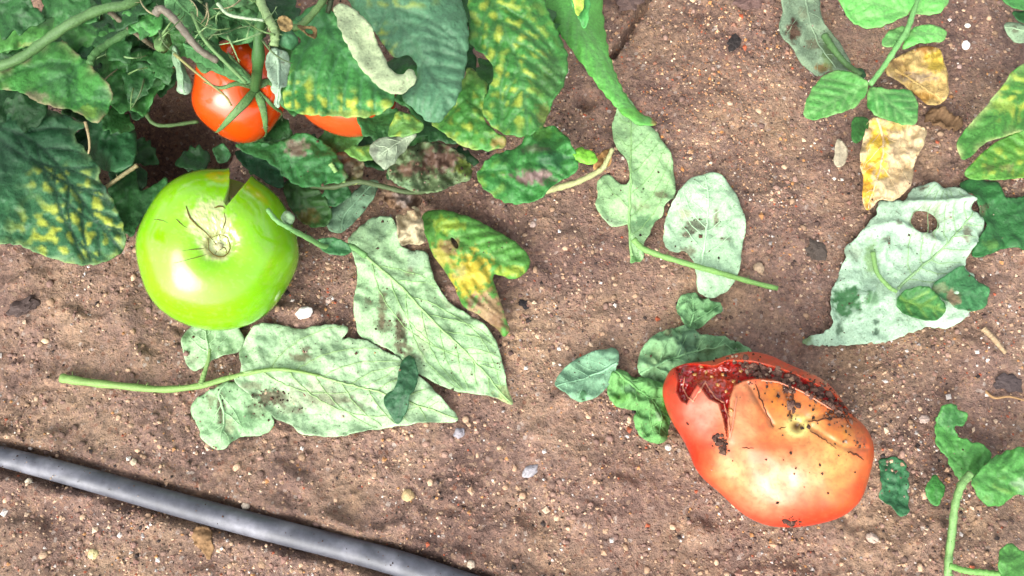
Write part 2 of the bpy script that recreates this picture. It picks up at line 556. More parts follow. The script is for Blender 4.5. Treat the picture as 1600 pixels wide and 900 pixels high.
def leaf(name, parent, base, out, mid, col, h=.004, tilt=(0, 0), under=False, ground=False, step=3.6, nv=5, ang=52,
         fold=0.0, quilt=.0008, wave=.0025, curl=0.0, bend=0.0, cup=0.0, vein_col=None, mottle=(), spots=(), smear=(),
         holes=(), edge=None, mat=None, it=2, jag=.8, seed=None, ridge=None, crumbs=0, veins=True, label=None, wsc=55, serr=0.0, crump=1.0):
    """one leaf blade with real thickness, relief and veins; out, mid: outline and midrib where the photograph shows them.
    col: base colour; mottle: (x, y, rx, ry, colour, strength) blotches between the veins; spots: (x, y, r, colour, strength)"""
    seed = seed if seed is not None else (int(abs(out[0][0]) * 7 + abs(out[0][1]) * 13) % 900)
    rng = np.random.default_rng(seed)
    o = smooth(out, True, it)
    o = resample(o, step, True)
    if jag:
        nrm = np.roll(o, -1, 0) - np.roll(o, 1, 0)
        nrm = np.stack([-nrm[:, 1], nrm[:, 0]], 1); nrm /= np.linalg.norm(nrm, axis=1)[:, None] + 1e-9
        o = o + nrm * (jag * 1.6 * fbm(o[:, 0] / 14, o[:, 1] / 14, seed % 50, 3))[:, None]
    if serr:
        nrm = np.roll(o, -1, 0) - np.roll(o, 1, 0)
        nrm = np.stack([nrm[:, 1], -nrm[:, 0]], 1); nrm /= np.linalg.norm(nrm, axis=1)[:, None] + 1e-9
        ar = .5 * np.sum(o[:, 0] * np.roll(o[:, 1], -1) - np.roll(o[:, 0], -1) * o[:, 1])
        L_ = np.arange(len(o)) * step
        saw = (L_ / 23 + .5 * perlin(L_ / 60, L_ * 0, seed % 13)) % 1
        o = o + nrm * (math.copysign(serr, ar) * (np.minimum(saw / .75, (1 - saw) / .25) - .5) * (.6 + .5 * perlin(L_ / 45, L_ * 0, seed % 11)))[:, None]
    hl = [resample(smooth(q, True, 2), step, True) for q in holes]
    lo, hi = o.min(0), o.max(0)
    gxs, gys = np.arange(lo[0], hi[0], step), np.arange(lo[1], hi[1], step)
    g = np.stack(np.meshgrid(gxs, gys), -1).reshape(-1, 2)
    g = g + rng.uniform(-.28, .28, g.shape) * step
    g = g[inside(g, o)]
    if len(g):
        d, _, _ = seg_dist(g, o, True)
        g = g[d > step * .6]
    for q in hl:
        d, _, _ = seg_dist(g, q, True)
        g = g[(d > step * .6) & ~inside(g, q)]
    pts = [o]; edges = [(i, (i + 1) % len(o)) for i in range(len(o))]
    k = len(o)
    for q in hl:
        edges += [(k + i, k + (i + 1) % len(q)) for i in range(len(q))]
        pts.append(q); k += len(q)
    pts.append(g)
    P2 = np.concatenate(pts)
    r = delaunay_2d_cdt([Vector(p) for p in P2], edges, [], 1, 1e-4)
    P2 = np.array([(p.x, p.y) for p in r[0]])
    T = np.array([f for f in r[2] if len(f) == 3], int)
    cen = P2[T].mean(1)
    keep = inside(cen, o)
    for q in hl:
        keep &= ~inside(cen, q)
    T = T[keep]
    a, b_, cc = P2[T[:, 0]], P2[T[:, 1]], P2[T[:, 2]]
    neg = ((b_ - a)[:, 0] * (cc - a)[:, 1] - (b_ - a)[:, 1] * (cc - a)[:, 0]) > 0     # image y points down
    T[neg] = T[neg][:, ::-1]
    # relief
    mid = np.asarray(mid, float)
    ms = spline(mid, 24) if len(mid) > 2 else resample(mid, max(4, np.hypot(*(mid[1] - mid[0])) / 12), False)
    dm, tm, sm = seg_dist(P2, ms)
    de, _, _ = seg_dist(P2, o, True)
    sv = side_veins(ms, o, nv, ang) if nv else []
    dv = dm.copy()
    for s in sv:
        dv = np.minimum(dv, seg_dist(P2, s)[0] * 1.25)
    MPP = .000325
    W = max(dm.max(), 1)
    H = fold * dm * MPP + cup * (dm / W) ** 2 - bend * tm ** 2 + curl * np.exp(-de / 9)
    H = H + wave * fbm(P2[:, 0] / wsc, P2[:, 1] / wsc, seed % 97, 3)
    if ground or under:      # limp blade: creases, and an edge that lifts here and there
        H = H + crump * (.0011 if ground else .0022) * np.abs(perlin(P2[:, 0] / 34, P2[:, 1] / 34, seed % 43)) * 1.6 + .0008 * np.abs(perlin(P2[:, 0] / 15, P2[:, 1] / 15, seed % 37))
        H = H + .0055 * np.clip(perlin(P2[:, 0] / 40, P2[:, 1] / 40, seed % 29), -.2, 1) * np.exp(-de / 10)
        quilt = quilt * .6
    q = 1 - np.exp(-(dv / 6.5) ** 2)
    H = H + (quilt if not under else -quilt * .7) * q + .25 * quilt * fbm(P2[:, 0] / 11, P2[:, 1] / 11, seed % 31, 2)
    if ridge is not None:
        H = H + ridge(P2)
    cx, cy = P2.mean(0)
    if ground:
        h = h - .002
        X3 = at(P2[:, 0], P2[:, 1], h)
        X3[:, 2] = gl(X3[:, 0], X3[:, 1]) + h + H
        lowest = gz(X3[:, 0], X3[:, 1]) + .0006
        X3[:, 2] = np.maximum(X3[:, 2], lowest)
        nn = np.array([0, 0, 1.0])
    else:
        p0 = at(np.array(cx), np.array(cy), h)
        nn = np.array([-tilt[0] / .0325, tilt[1] / .0325, 1.0]); nn /= np.linalg.norm(nn)
        rr = ray(P2[:, 0], P2[:, 1])
        X3 = CAM + rr * (((p0 - CAM) @ nn) / (rr @ nn))[:, None]
        dv3 = CAM - p0; dv3 /= np.linalg.norm(dv3)
        X3 = X3 + H[:, None] * dv3
    # own colour of the blade
    C = np.broadcast_to(col, (len(P2), 3)).copy()
    C *= (1 + .13 * fbm(P2[:, 0] / 38, P2[:, 1] / 38, seed % 61, 3) + .07 * rng.normal(size=len(P2)))[:, None]
    vc = vein_col if vein_col is not None else (col * .62 if not under else col * 1.22)
    vw = np.exp(-(dv / 2.6) ** 2) * (.75 if not under else .22)
    for (x, y, rx, ry, mc, st) in mottle:
        e = np.exp(-(((P2[:, 0] - x) / rx) ** 2 + ((P2[:, 1] - y) / ry) ** 2) ** 2)
        cell = sstep(-.15, .55, 1.1 * perlin(P2[:, 0] / 17, P2[:, 1] / 15, seed % 41) + .2 * perlin(P2[:, 0] / 6, P2[:, 1] / 6, seed % 23))
        k = np.clip(st * e * cell * sstep(1.5, 6, dv), 0, 1)[:, None]
        C = C * (1 - k) + mc * k
    C = C * (1 - vw[:, None]) + vc * vw[:, None]
    if edge is not None:
        k = (np.exp(-de / 5) * sstep(-.35, .35, perlin(P2[:, 0] / 24, P2[:, 1] / 24, seed % 17)))[:, None]
        C = C * (1 - k) + edge * k
    for (x, y, r_, sc, st) in spots:
        rx, ry = r_ if isinstance(r_, tuple) else (r_, r_)
        e = np.sqrt(((P2[:, 0] - x) / rx) ** 2 + ((P2[:, 1] - y) / ry) ** 2)
        k = (st * (1 - sstep(.55, 1.1, e + .55 * fbm(P2[:, 0] / 9, P2[:, 1] / 9, seed % 19 + 3, 3))))[:, None]
        C = C * (1 - k) + sc * k
        if crumbs and sc is BRN:
            near = np.where(e < .95)[0]
            if len(near):
                CRUMBS.append(X3[rng.choice(near, int(len(near) * .35 * st) + 1)])
    C = np.clip(C, .004, .9)
    n_ = len(X3)
    th = .0004
    Vv = np.concatenate([X3, X3 - nn * th])
    ec = {}
    for tri in T:
        for i in range(3):
            e = (int(tri[i]), int(tri[(i + 1) % 3]))
            ec[e] = 1
    bd = np.array([e for e in ec if (e[1], e[0]) not in ec], int).reshape(-1, 2)
    Q = np.stack([bd[:, 1], bd[:, 0], bd[:, 0] + n_, bd[:, 1] + n_], 1)
    TT = np.concatenate([T, T[:, ::-1] + n_])
    ob = link_mesh(name, Vv, TT, mat or (M_UN if under else M_UP), parent, base, np.concatenate([C, C]), Q)
    if label:
        ob['label'] = label
    if under and veins and nv:
        mb = MB()

        def lift(line, r0, r1, colv):
            if len(line) < 3:
                return
            idx = [int(np.argmin(((P2 - p) ** 2).sum(1))) for p in line]
            keep_ = [0] + [i for i in range(1, len(idx)) if idx[i] != idx[i - 1]]
            if len(keep_) < 3:
                return
            pp = X3[[idx[i] for i in keep_]]
            pp = pp.copy(); pp[1:-1] = (pp[:-2] + 2 * pp[1:-1] + pp[2:]) / 4
            mb.add(*tube_data(pp + nn * .0001, np.linspace(r0, r1, len(pp)), 6), colv)
        msd = resample(ms, 4, False)
        msd = msd[inside(msd, o)]
        lift(msd, .0008, .00030, vc)
        for s in sv:
            lift(s, .00026, .00012, vc)
        if mb.n:
            mb.link('midrib', M_UN, ob, np.zeros(3) + base)
    if crumbs:
        k = rng.choice(len(X3), min(crumbs, len(X3)), replace=False)
        CRUMBS.append(X3[k])
    return ob


def stalk(name, parent, base, pts, r0, r1, col, hs, mat=None, n=40, hair=0, ground=False):
    """a stem or petiole: pts in the photograph, hs heights; r in photo pixels"""
    p = spline(pts, n)
    hh = np.interp(np.linspace(0, 1, n), np.linspace(0, 1, len(hs)), hs)
    P3 = at(p[:, 0], p[:, 1], hh)
    if ground:
        P3[:, 2] = gl(P3[:, 0], P3[:, 1]) + hh
    rad = np.linspace(r0, r1, n) * .000325 * (1 - P3[:, 2] / CAM[2]) * (1 + .08 * np.sin(np.arange(n) * 1.7))
    mb = MB()
    v_, t_, q_ = tube_data(P3, rad, 12)
    cen_ = np.concatenate([np.repeat(P3, 12, 0), P3[:1], P3[-1:]])
    ia = np.concatenate([np.tile(np.arange(12), n), [0, 0]]); il = np.concatenate([np.repeat(np.arange(n), 12), [0, n - 1]])
    v_ = cen_ + (v_ - cen_) * (1 + .14 * perlin(ia * 1.3, il * .12, int(r0 * 10) % 40) + .10 * perlin(ia * .5, il * .5, 7))[:, None]
    cc = col * (1 + .15 * perlin(np.arange(len(v_)) / 37, np.zeros(len(v_)), 5))[:, None]
    mb.add(v_, t_, q_, np.clip(cc, .003, 1))
    rng = np.random.default_rng(int(pts[0][0]) % 97)
    for _ in range(hair):
        i = rng.integers(2, n - 2)
        d = rng.normal(size=3); d /= np.linalg.norm(d)
        a = P3[i] + d * rad[i] * .8
        b = a + d * rng.uniform(.0012, .0028)
        mb.add(*tube_data(np.stack([a, (a + b) / 2, b]), [.00011, .00009, .00004], 3), col * 1.5)
    return mb.link(name, mat or M_STEM, parent, base)


PALE = c(178, 212, 164, .70)
BRN = c(96, 68, 54)
BRN2 = c(128, 96, 74)
GRN = c(66, 132, 58)
DKG = c(44, 92, 52)
YEL = c(206, 222, 84)
LITE = c(120, 190, 92)
GF = 'fallen tomato leaves on the soil'


def fallen(label, px, py, h=.004):
    b = at(np.array(float(px)), np.array(float(py)), h)
    return thing('fallen_leaf', label, 'leaf', b, GF), b


# A: big pale compound leaf below the green tomato
r, b = fallen('large pale compound leaf lying underside up with a long petiole, below the green tomato', 400, 590)
leaf('leaflet', r, b, [(365, 590), (385, 580), (375, 555), (384, 530), (400, 511), (428, 505), (457, 512), (473, 514), (500, 507), (523, 505), (545, 508), (541, 520), (528, 528), (553, 527), (580, 535), (607, 550), (630, 563), (653, 590), (673, 603), (693, 627), (724, 659), (690, 661), (620, 667), (573, 673), (540, 682), (513, 683), (470, 682), (458, 664), (440, 660), (425, 650), (400, 625), (375, 605)],
     [(365, 590), (413, 580), (440, 578), (480, 584), (533, 598), (590, 613), (640, 630), (715, 655)], PALE, .0065, under=True, ground=True, step=2.8, nv=7, ang=48, wave=.002, crumbs=60, vein_col=c(166, 202, 134, .68),
     spots=[(425, 622, (34, 15), BRN, .85), (470, 560, (20, 8), BRN2, .7), (395, 605, (20, 8), BRN2, .5), (500, 620, (60, 26), c(206, 214, 176), .6), (520, 625, (40, 10), BRN2, .35), (560, 635, (22, 12), BRN2, .3), (478, 545, (9, 6), BRN, .7), (455, 640, (25, 8), BRN, .5), (420, 535, 22, c(150, 190, 150), .4)])
leaf('leaflet', r, b, [(363, 592), (385, 605), (410, 625), (425, 645), (430, 662), (418, 675), (400, 682), (375, 680), (367, 690), (358, 701), (343, 704), (325, 698), (313, 683), (309, 667), (297, 650), (296, 637), (302, 624), (318, 616), (333, 608)],
     [(360, 594), (345, 615), (350, 650), (345, 695)], c(160, 200, 148, .70), .005, under=True, ground=True, step=2.8, nv=3, wave=.0025, crumbs=30, curl=-.0015,
     spots=[(345, 640, (7, 34), BRN, .75), (358, 668, (9, 18), c(190, 190, 150), .6), (385, 655, 18, c(110, 165, 105), .5), (330, 625, 10, BRN2, .5), (400, 640, 16, BRN, .4)])
leaf('leaflet', r, b, [(328, 566), (334, 561), (357, 558), (373, 550), (384, 537), (380, 522), (370, 508), (345, 498), (313, 497), (290, 506), (283, 528), (284, 550), (290, 569), (300, 580), (314, 577)],
     [(328, 566), (325, 540), (318, 505)], c(172, 208, 158, .70), .005, under=True, ground=True, step=2.8, nv=3, crumbs=16, wave=.002, spots=[(300, 560, 12, c(205, 214, 180), .5), (350, 530, 14, c(140, 180, 140), .4)])
stalk('petiole', r, b, [(97, 591), (120, 595), (180, 602), (250, 608), (315, 603), (363, 590), (413, 580), (450, 579), (500, 588)], 7, 1.8, c(146, 184, 100), [.004, .004, .004, .005, .006, .0072, .0074, .0072], hair=40, ground=True)
stalk('petiolule', r, b, [(315, 602), (319, 588), (326, 566), (328, 545)], 4.5, 2, c(150, 188, 110), [.006, .0055, .006], ground=True)

# B: second pale compound leaf right of the green tomato
r, b = fallen('broad pale leaf lying underside up with brown streaks and pointed tip, right of green tomato', 640, 470)
leaf('leaflet', r, b, [(545, 385), (556, 410), (556, 440), (553, 463), (552, 490), (557, 522), (580, 533), (607, 545), (630, 562), (650, 582), (670, 594), (693, 608), (733, 615), (773, 620), (806, 639), (793, 607), (787, 573), (777, 537), (760, 512), (730, 490), (697, 467), (680, 443), (673, 413), (667, 390), (627, 387), (623, 372), (617, 338), (590, 333), (560, 348), (540, 370)],
     [(545, 383), (575, 402), (600, 425), (625, 445), (650, 475), (680, 505), (710, 535), (745, 570), (780, 610), (803, 636)], c(170, 208, 156, .70), .008, under=True, ground=True, step=2.8, nv=8, ang=42, wave=.0028, fold=-.06, crumbs=60, vein_col=c(164, 206, 134, .68),
     spots=[(625, 520, (12, 34), BRN, .85), (597, 480, (7, 40), BRN2, .7), (575, 470, 8, BRN, .6), (640, 560, (10, 22), BRN2, .6), (600, 510, (16, 14), BRN, .6), (660, 530, (14, 40), c(210, 222, 176), .5), (590, 345, 30, c(140, 176, 140), .5), (650, 400, 20, c(176, 196, 176), .5), (790, 620, 18, c(206, 214, 130), .6), (700, 470, 10, BRN2, .4), (640, 425, 9, BRN2, .5)])
leaf('leaflet', r, b, [(508, 347), (513, 330), (530, 313), (557, 297), (566, 285), (594, 278), (588, 303), (570, 330), (547, 353), (530, 366), (513, 360)],
     [(540, 372), (535, 345), (555, 315), (590, 282)], c(136, 176, 138), .016, under=True, nv=3, step=2.8, wave=.002, crumbs=14, tilt=(.004, .0), spots=[(575, 300, 18, c(90, 120, 90), .6)])
stalk('petiole', r, b, [(418, 327), (432, 344), (453, 357), (483, 373), (510, 386), (545, 384), (572, 400)], 3.5, 5, c(124, 178, 104), [.060, .060, .055, .040, .026, .016, .011], hair=20)
leaf('leaflet', r, b, [(493, 374), (510, 370), (530, 372), (545, 383), (552, 395), (535, 399), (515, 398), (500, 390)], [(493, 376), (520, 384), (550, 394)], c(84, 156, 92), .026, nv=2, step=2.6, fold=.3, wave=.001)
leaf('leaflet', r, b, [(436, 338), (446, 328), (458, 333), (462, 344), (455, 353), (444, 350)], [(440, 345), (458, 338)], c(150, 186, 140), .058, under=True, nv=0, step=2.4, curl=-.004, wave=.001)

# C: yellowing leaf
r, b = fallen('curled leaf turning from green to yellow with a tan withered tip', 730, 410)
leaf('blade', r, b, [(655, 345), (660, 331), (687, 326), (713, 332), (747, 343), (780, 362), (813, 382), (829, 403), (828, 420), (814, 433), (797, 436), (782, 430), (769, 426), (773, 447), (780, 463), (790, 497), (799, 517), (787, 529), (777, 514), (747, 493), (720, 477), (710, 447), (693, 423), (677, 400), (666, 373)],
     [(660, 335), (700, 365), (750, 395), (815, 420)], c(104, 178, 74), .014, tilt=(.004, -.001), nv=5, step=2.6, quilt=.0016, fold=.0, curl=-.004, wave=.003, crumbs=30, vein_col=c(120, 180, 90),
     spots=[(735, 432, (38, 40), c(236, 214, 74), .95), (700, 352, (26, 14), c(188, 214, 70), .7), (690, 400, (22, 26), c(214, 196, 90), .8), (765, 490, (36, 38), c(196, 160, 116), .95), (775, 505, (16, 20), c(150, 112, 80), .7), (704, 385, (16, 13), c(170, 140, 92), .9), (800, 425, (34, 9), c(196, 214, 70), .7), (740, 470, (14, 9), c(120, 84, 66), .7), (718, 425, 12, c(150, 150, 90), .6)],
     holes=[[(703, 369), (712, 374), (718, 388), (712, 389), (706, 380)]])
r, b = fallen('small cream dried leaf scrap standing beside the yellowing leaf', 642, 358)
leaf('blade', r, b, [(618, 340), (622, 334), (633, 338), (637, 324), (655, 322), (660, 345), (666, 376), (657, 384), (640, 380), (627, 386), (621, 372)], [(640, 325), (645, 380)], c(226, 210, 170), .020, mat=M_DRY, nv=2, step=2.4, wave=.006, wsc=22, fold=.25, under=True, veins=False, tilt=(0, .004), spots=[(650, 335, 12, c(190, 160, 120), .7)])
r, b = fallen('brown shrivelled leaf scrap among the stalks above the cream scrap', 640, 305)
leaf('blade', r, b, [(596, 310), (610, 296), (632, 300), (650, 296), (662, 312), (652, 326), (634, 330), (612, 326)], [(600, 310), (655, 312)], c(146, 118, 96), .018, mat=M_DRY, nv=3, step=2.4, wave=.008, wsc=20, crumbs=12, spots=[(630, 310, 15, c(176, 160, 150), .7), (610, 318, 10, c(120, 90, 60), .7)])

# D: dark scrap on the pale leaf
r, b = fallen('small dark green leaf scrap lying on the tip of the large pale leaf', 628, 610)
leaf('blade', r, b, [(629, 562), (643, 553), (653, 570), (656, 593), (650, 610), (642, 623), (637, 645), (622, 667), (610, 650), (598, 627), (603, 616), (620, 612), (624, 590)], [(643, 556), (635, 605), (622, 660)], c(66, 124, 80), .0105, ground=True, step=2.4, nv=4, wave=.0015, quilt=.0005, crumbs=5)

# E: pale pair in the middle
r, b = fallen('pale lobed leaf with round leaflet and thin stalk, under the rolled leaf tip', 1010, 380)
leaf('leaflet', r, b, [(960, 172), (957, 210), (967, 230), (983, 253), (984, 287), (973, 291), (960, 273), (947, 266), (933, 280), (935, 303), (929, 320), (940, 340), (960, 353), (977, 350), (982, 345), (984, 367), (987, 383), (981, 413), (994, 410), (1008, 403), (1004, 383), (1017, 363), (1023, 345), (1038, 337), (1036, 323), (1054, 310), (1058, 290), (1053, 257), (1043, 230), (1027, 200), (1003, 182), (993, 157), (975, 150)],
     [(987, 400), (984, 385), (985, 330), (985, 260), (986, 200), (985, 160)], c(166, 208, 148, .70), .006, under=True, ground=True, step=2.8, nv=6, wave=.0025, crumbs=30, vein_col=c(158, 204, 132, .66),
     spots=[(1010, 345, (24, 14), c(96, 150, 100), .7), (1035, 305, (14, 8), BRN2, .6), (1003, 320, (20, 6), BRN2, .4), (955, 345, (20, 12), c(190, 220, 176), .6), (993, 405, 12, c(100, 170, 76), .7)])
leaf('leaflet', r, b, [(1100, 270), (1077, 280), (1060, 300), (1043, 330), (1037, 357), (1038, 383), (1050, 397), (1073, 393), (1086, 412), (1088, 445), (1095, 462), (1112, 467), (1137, 454), (1150, 440), (1157, 407), (1164, 367), (1162, 337), (1153, 310), (1133, 283), (1117, 272)],
     [(1094, 420), (1100, 380), (1105, 330), (1102, 276)], c(180, 216, 174, .70), .0085, under=True, ground=True, step=2.8, nv=6, wave=.002, crumbs=30, cup=-.002,
     spots=[(1085, 355, (22, 14), BRN, .7), (1070, 335, (12, 10), c(200, 190, 150), .6), (1118, 345, (5, 14), BRN2, .7), (1133, 376, (12, 4), BRN, .6), (1073, 395, 12, BRN2, .6), (1075, 368, (9, 5), BRN, .7)])
stalk('petiole', r, b, [(990, 372), (1003, 385), (1020, 393), (1050, 405), (1085, 417), (1120, 427), (1160, 437), (1216, 449)], 5, 4, c(136, 186, 100), [.0105, .010, .011, .0115, .011, .008, .006], hair=30, ground=True)

# F: leaves behind the split tomato
r, b = fallen('mottled grey green compound leaf crumpled behind and left of the split tomato', 1010, 590)
leaf('leaflet', r, b, [(1063, 460), (1057, 480), (1060, 500), (1070, 510), (1097, 512), (1108, 500), (1128, 492), (1126, 477), (1106, 470), (1087, 455)], [(1080, 508), (1085, 485), (1080, 460)], c(132, 182, 124, .66), .007, under=True, ground=True, step=2.6, nv=3, wave=.005, wsc=25, crumbs=12, spots=[(1112, 485, (14, 10), c(84, 140, 80), .8), (1090, 500, 10, c(100, 150, 100), .7)])
leaf('leaflet', r, b, [(992, 580), (998, 555), (1004, 540), (1023, 523), (1047, 513), (1060, 508), (1080, 508), (1092, 527), (1117, 522), (1143, 527), (1186, 545), (1150, 580), (1090, 600), (1050, 615), (1020, 600)],
     [(1000, 585), (1050, 560), (1110, 545), (1180, 545)], c(134, 180, 128, .66), .009, under=True, ground=True, step=2.8, nv=5, wave=.006, wsc=30, crumbs=30, spots=[(1075, 535, (20, 26), c(84, 122, 94), .8), (1045, 520, (8, 8), BRN2, .6), (1130, 537, (40, 9), c(96, 146, 96), .6), (1025, 560, (18, 18), c(160, 196, 136), .6)])
leaf('leaflet', r, b, [(864, 606), (870, 590), (890, 567), (917, 553), (947, 545), (962, 541), (967, 553), (964, 572), (953, 600), (940, 617), (917, 628), (898, 628), (880, 615)], [(962, 570), (930, 585), (870, 606)], c(134, 180, 142, .66), .009, under=True, ground=True, step=2.6, nv=5, wave=.003, crumbs=25, cup=-.002, spots=[(910, 620, (10, 8), c(66, 120, 70), .9), (930, 575, (14, 24), c(110, 156, 120), .5)])
leaf('leaflet', r, b, [(953, 585), (966, 572), (985, 585), (1020, 590), (1045, 598), (1054, 640), (1050, 670), (1040, 691), (1024, 694), (1005, 685), (993, 668), (990, 648), (1000, 638), (975, 637), (955, 627), (948, 610)], [(960, 580), (1000, 610), (1030, 640), (1030, 688)], c(116, 174, 100, .66), .011, under=True, ground=True, step=2.6, nv=5, wave=.005, wsc=28, curl=-.004, crumbs=20, spots=[(1010, 665, (9, 20), c(70, 130, 70), .6), (970, 620, (14, 10), c(110, 176, 76), .7), (985, 605, (14, 9), c(130, 170, 130), .6), (1040, 640, (10, 26), c(120, 190, 70), .7), (1030, 650, 9, c(176, 206, 160), .6)])

# G: broad pale leaf at right with a hole
r, b = fallen('broad pale leaf underside up with a ragged hole and two folded green lobes', 1420, 430)
leaf('leaflet', r, b, [(1250, 540), (1262, 524), (1285, 522), (1303, 507), (1297, 493), (1297, 460), (1310, 440), (1320, 407), (1322, 380), (1340, 370), (1347, 356), (1367, 340), (1369, 320), (1387, 313), (1413, 317), (1420, 303), (1440, 285), (1467, 288), (1493, 298), (1516, 310), (1519, 320), (1510, 327), (1524, 340), (1535, 357), (1527, 373), (1508, 397), (1500, 417), (1515, 440), (1520, 470), (1513, 493), (1483, 516), (1460, 507), (1450, 509), (1417, 523), (1367, 537), (1310, 538)],
     [(1400, 453), (1430, 425), (1477, 383), (1510, 343), (1518, 330)], c(182, 214, 182, .70), .007, under=True, ground=True, step=2.8, nv=6, ang=58, wave=.0025, crumbs=60, vein_col=c(164, 204, 146, .68),
     jag=2.0, ridge=lambda P: .003 * np.exp(-(seg_dist(P, [(1340, 360), (1400, 350), (1460, 385)])[0] / 9) ** 2) + .004 * np.exp(-(seg_dist(P, [(1420, 318), (1470, 322), (1515, 318)])[0] / 7) ** 2) + .003 * np.exp(-(seg_dist(P, [(1380, 385), (1375, 430), (1345, 490)])[0] / 8) ** 2) - .0025 * np.exp(-(seg_dist(P, [(1460, 400), (1480, 440), (1450, 500)])[0] / 10) ** 2), holes=[[(1422, 334), (1434, 328), (1453, 331), (1462, 346), (1464, 360), (1447, 368), (1430, 369), (1421, 356)]],
     spots=[(1322, 470, (28, 26), c(66, 128, 72), .95), (1360, 468, (12, 12), c(104, 160, 100), .7), (1502, 370, (9, 14), BRN2, .7), (1383, 378, (8, 8), BRN, .6), (1400, 350, 6, BRN, .7), (1443, 293, (8, 4), BRN, .8), (1370, 503, 5, c(40, 80, 50), .8), (1372, 517, 6, c(40, 80, 50), .8), (1315, 512, (7, 11), c(50, 90, 55), .8), (1445, 350, 28, c(160, 140, 120), .5), (1362, 400, (10, 30), c(140, 190, 90), .6), (1335, 395, 14, BRN2, .3), (1260, 533, 10, c(120, 140, 60), .7)])
leaf('leaflet', r, b, [(1450, 447), (1473, 432), (1497, 418), (1517, 440), (1534, 453), (1539, 477), (1521, 492), (1493, 488), (1477, 476)], [(1455, 450), (1490, 460), (1532, 472)], c(76, 150, 88), .0095, ground=True, step=2.6, nv=4, crumbs=8, wave=.002, spots=[(1483, 468, (13, 14), c(170, 140, 110), .85), (1465, 452, (14, 7), c(170, 180, 130), .6)])
leaf('leaflet', r, b, [(1396, 473), (1408, 456), (1433, 449), (1455, 459), (1479, 480), (1468, 501), (1440, 506), (1412, 494)], [(1405, 465), (1430, 475), (1475, 487)], c(78, 152, 74), .012, ground=True, step=2.6, nv=3, cup=.004, wave=.001, vein_col=c(150, 200, 90))
stalk('vein_stub', r, b, [(1365, 393), (1372, 425), (1390, 447), (1403, 455)], 3.6, 3, c(142, 190, 110), [.0085, .009, .0095, .0105], ground=True)

# H, I: leaves at the right edge
r, b = fallen('dark green leaf lying flat at the right edge beside the broad pale leaf', 1560, 340)
leaf('blade', r, b, [(1490, 293), (1513, 281), (1547, 283), (1554, 300), (1562, 317), (1600, 308), (1665, 310), (1670, 395), (1600, 397), (1573, 389), (1547, 398), (1523, 411), (1507, 405), (1520, 377), (1537, 357), (1520, 330), (1512, 310)], [(1495, 295), (1540, 325), (1600, 350), (1660, 355)], c(62, 136, 68), .006, ground=True, step=2.8, nv=5, crumbs=12, wave=.003, spots=[(1540, 390, (14, 10), c(120, 176, 80), .6), (1530, 332, 9, BRN, .6)])
r = thing('tomato_shoot', 'yellow mottled green leaf pair leaning in from the right edge', 'leaf', at(np.array(1600.), np.array(190.), .03), 'leaf shoots rising from the soil')
b = np.array(r.location)
leaf('leaflet', r, b, [(1665, 70), (1600, 97), (1583, 110), (1567, 133), (1540, 167), (1513, 197), (1496, 217), (1496, 235), (1503, 252), (1520, 243), (1535, 225), (1567, 213), (1600, 204), (1665, 185)], [(1660, 110), (1590, 155), (1540, 200), (1500, 245)], c(88, 164, 66), .03, (.002, 0), nv=7, cup=.006, quilt=.0012, step=2.8, mottle=[(1580, 150, 45, 40, YEL, 1.0)], edge=c(190, 210, 130), spots=[(1570, 165, (22, 12), c(186, 214, 90), .6)])
leaf('leaflet', r, b, [(1500, 279), (1520, 253), (1543, 231), (1570, 214), (1600, 203), (1660, 190), (1665, 276), (1600, 278), (1550, 281)], [(1655, 235), (1580, 250), (1503, 277)], c(108, 180, 70), .022, (.002, 0), nv=6, cup=.004, step=2.8, mottle=[(1560, 255, 60, 24, YEL, .9)], spots=[(1575, 262, (14, 7), c(170, 170, 110), .6), (1545, 262, 8, BRN2, .4)])
stalk('stem', r, b, [(1652, 240), (1665, 185), (1690, 120), (1720, 90)], 4, 5, c(110, 168, 80), [.024, .02, .01, -.004])

# J: bright shoot at upper right
r = thing('tomato_shoot', 'bright green shoot with paired rounded leaflets above the yellow withered leaf', 'shoot', at(np.array(1390.), np.array(90.), .02), 'leaf shoots rising from the soil')
b = np.array(r.location)
J = dict(serr=2.5, col=c(116, 206, 98, .66), step=2.6, quilt=.0015, vein_col=c(150, 212, 126), edge=c(150, 214, 120), ang=46, wave=.003)
leaf('leaflet', r, b, [(1300, -30), (1310, 0), (1323, 23), (1328, 33), (1350, 45), (1373, 43), (1390, 36), (1420, 23), (1432, 0), (1420, -40), (1350, -50)], [(1425, 25), (1390, 10), (1330, 0)], h=.038, nv=5, cup=-.004, **J)
leaf('leaflet', r, b, [(1425, 22), (1440, 23), (1462, 23), (1477, 13), (1485, -5), (1480, -35), (1440, -40), (1428, -10)], [(1425, 24), (1450, 5), (1470, -25)], h=.034, nv=4, cup=-.003, **J)
leaf('leaflet', r, b, [(1377, 64), (1387, 48), (1413, 39), (1424, 50), (1413, 67), (1393, 75), (1380, 73)], [(1420, 45), (1400, 58), (1380, 70)], h=.036, nv=2, cup=-.002, **dict(J, col=c(110, 186, 96)))
leaf('leaflet', r, b, [(1418, 55), (1427, 43), (1447, 37), (1470, 40), (1481, 53), (1474, 66), (1447, 66), (1430, 68), (1405, 82)], [(1415, 55), (1445, 52), (1478, 55)], h=.032, nv=3, cup=-.003, **J)
leaf('leaflet', r, b, [(1253, 181), (1263, 147), (1280, 123), (1300, 110), (1327, 109), (1350, 123), (1359, 134), (1347, 160), (1323, 173), (1287, 185), (1266, 188)], [(1358, 130), (1320, 148), (1258, 182)], h=.030, tilt=(.003, 0), nv=5, cup=-.004, **dict(J, col=c(100, 184, 84)))
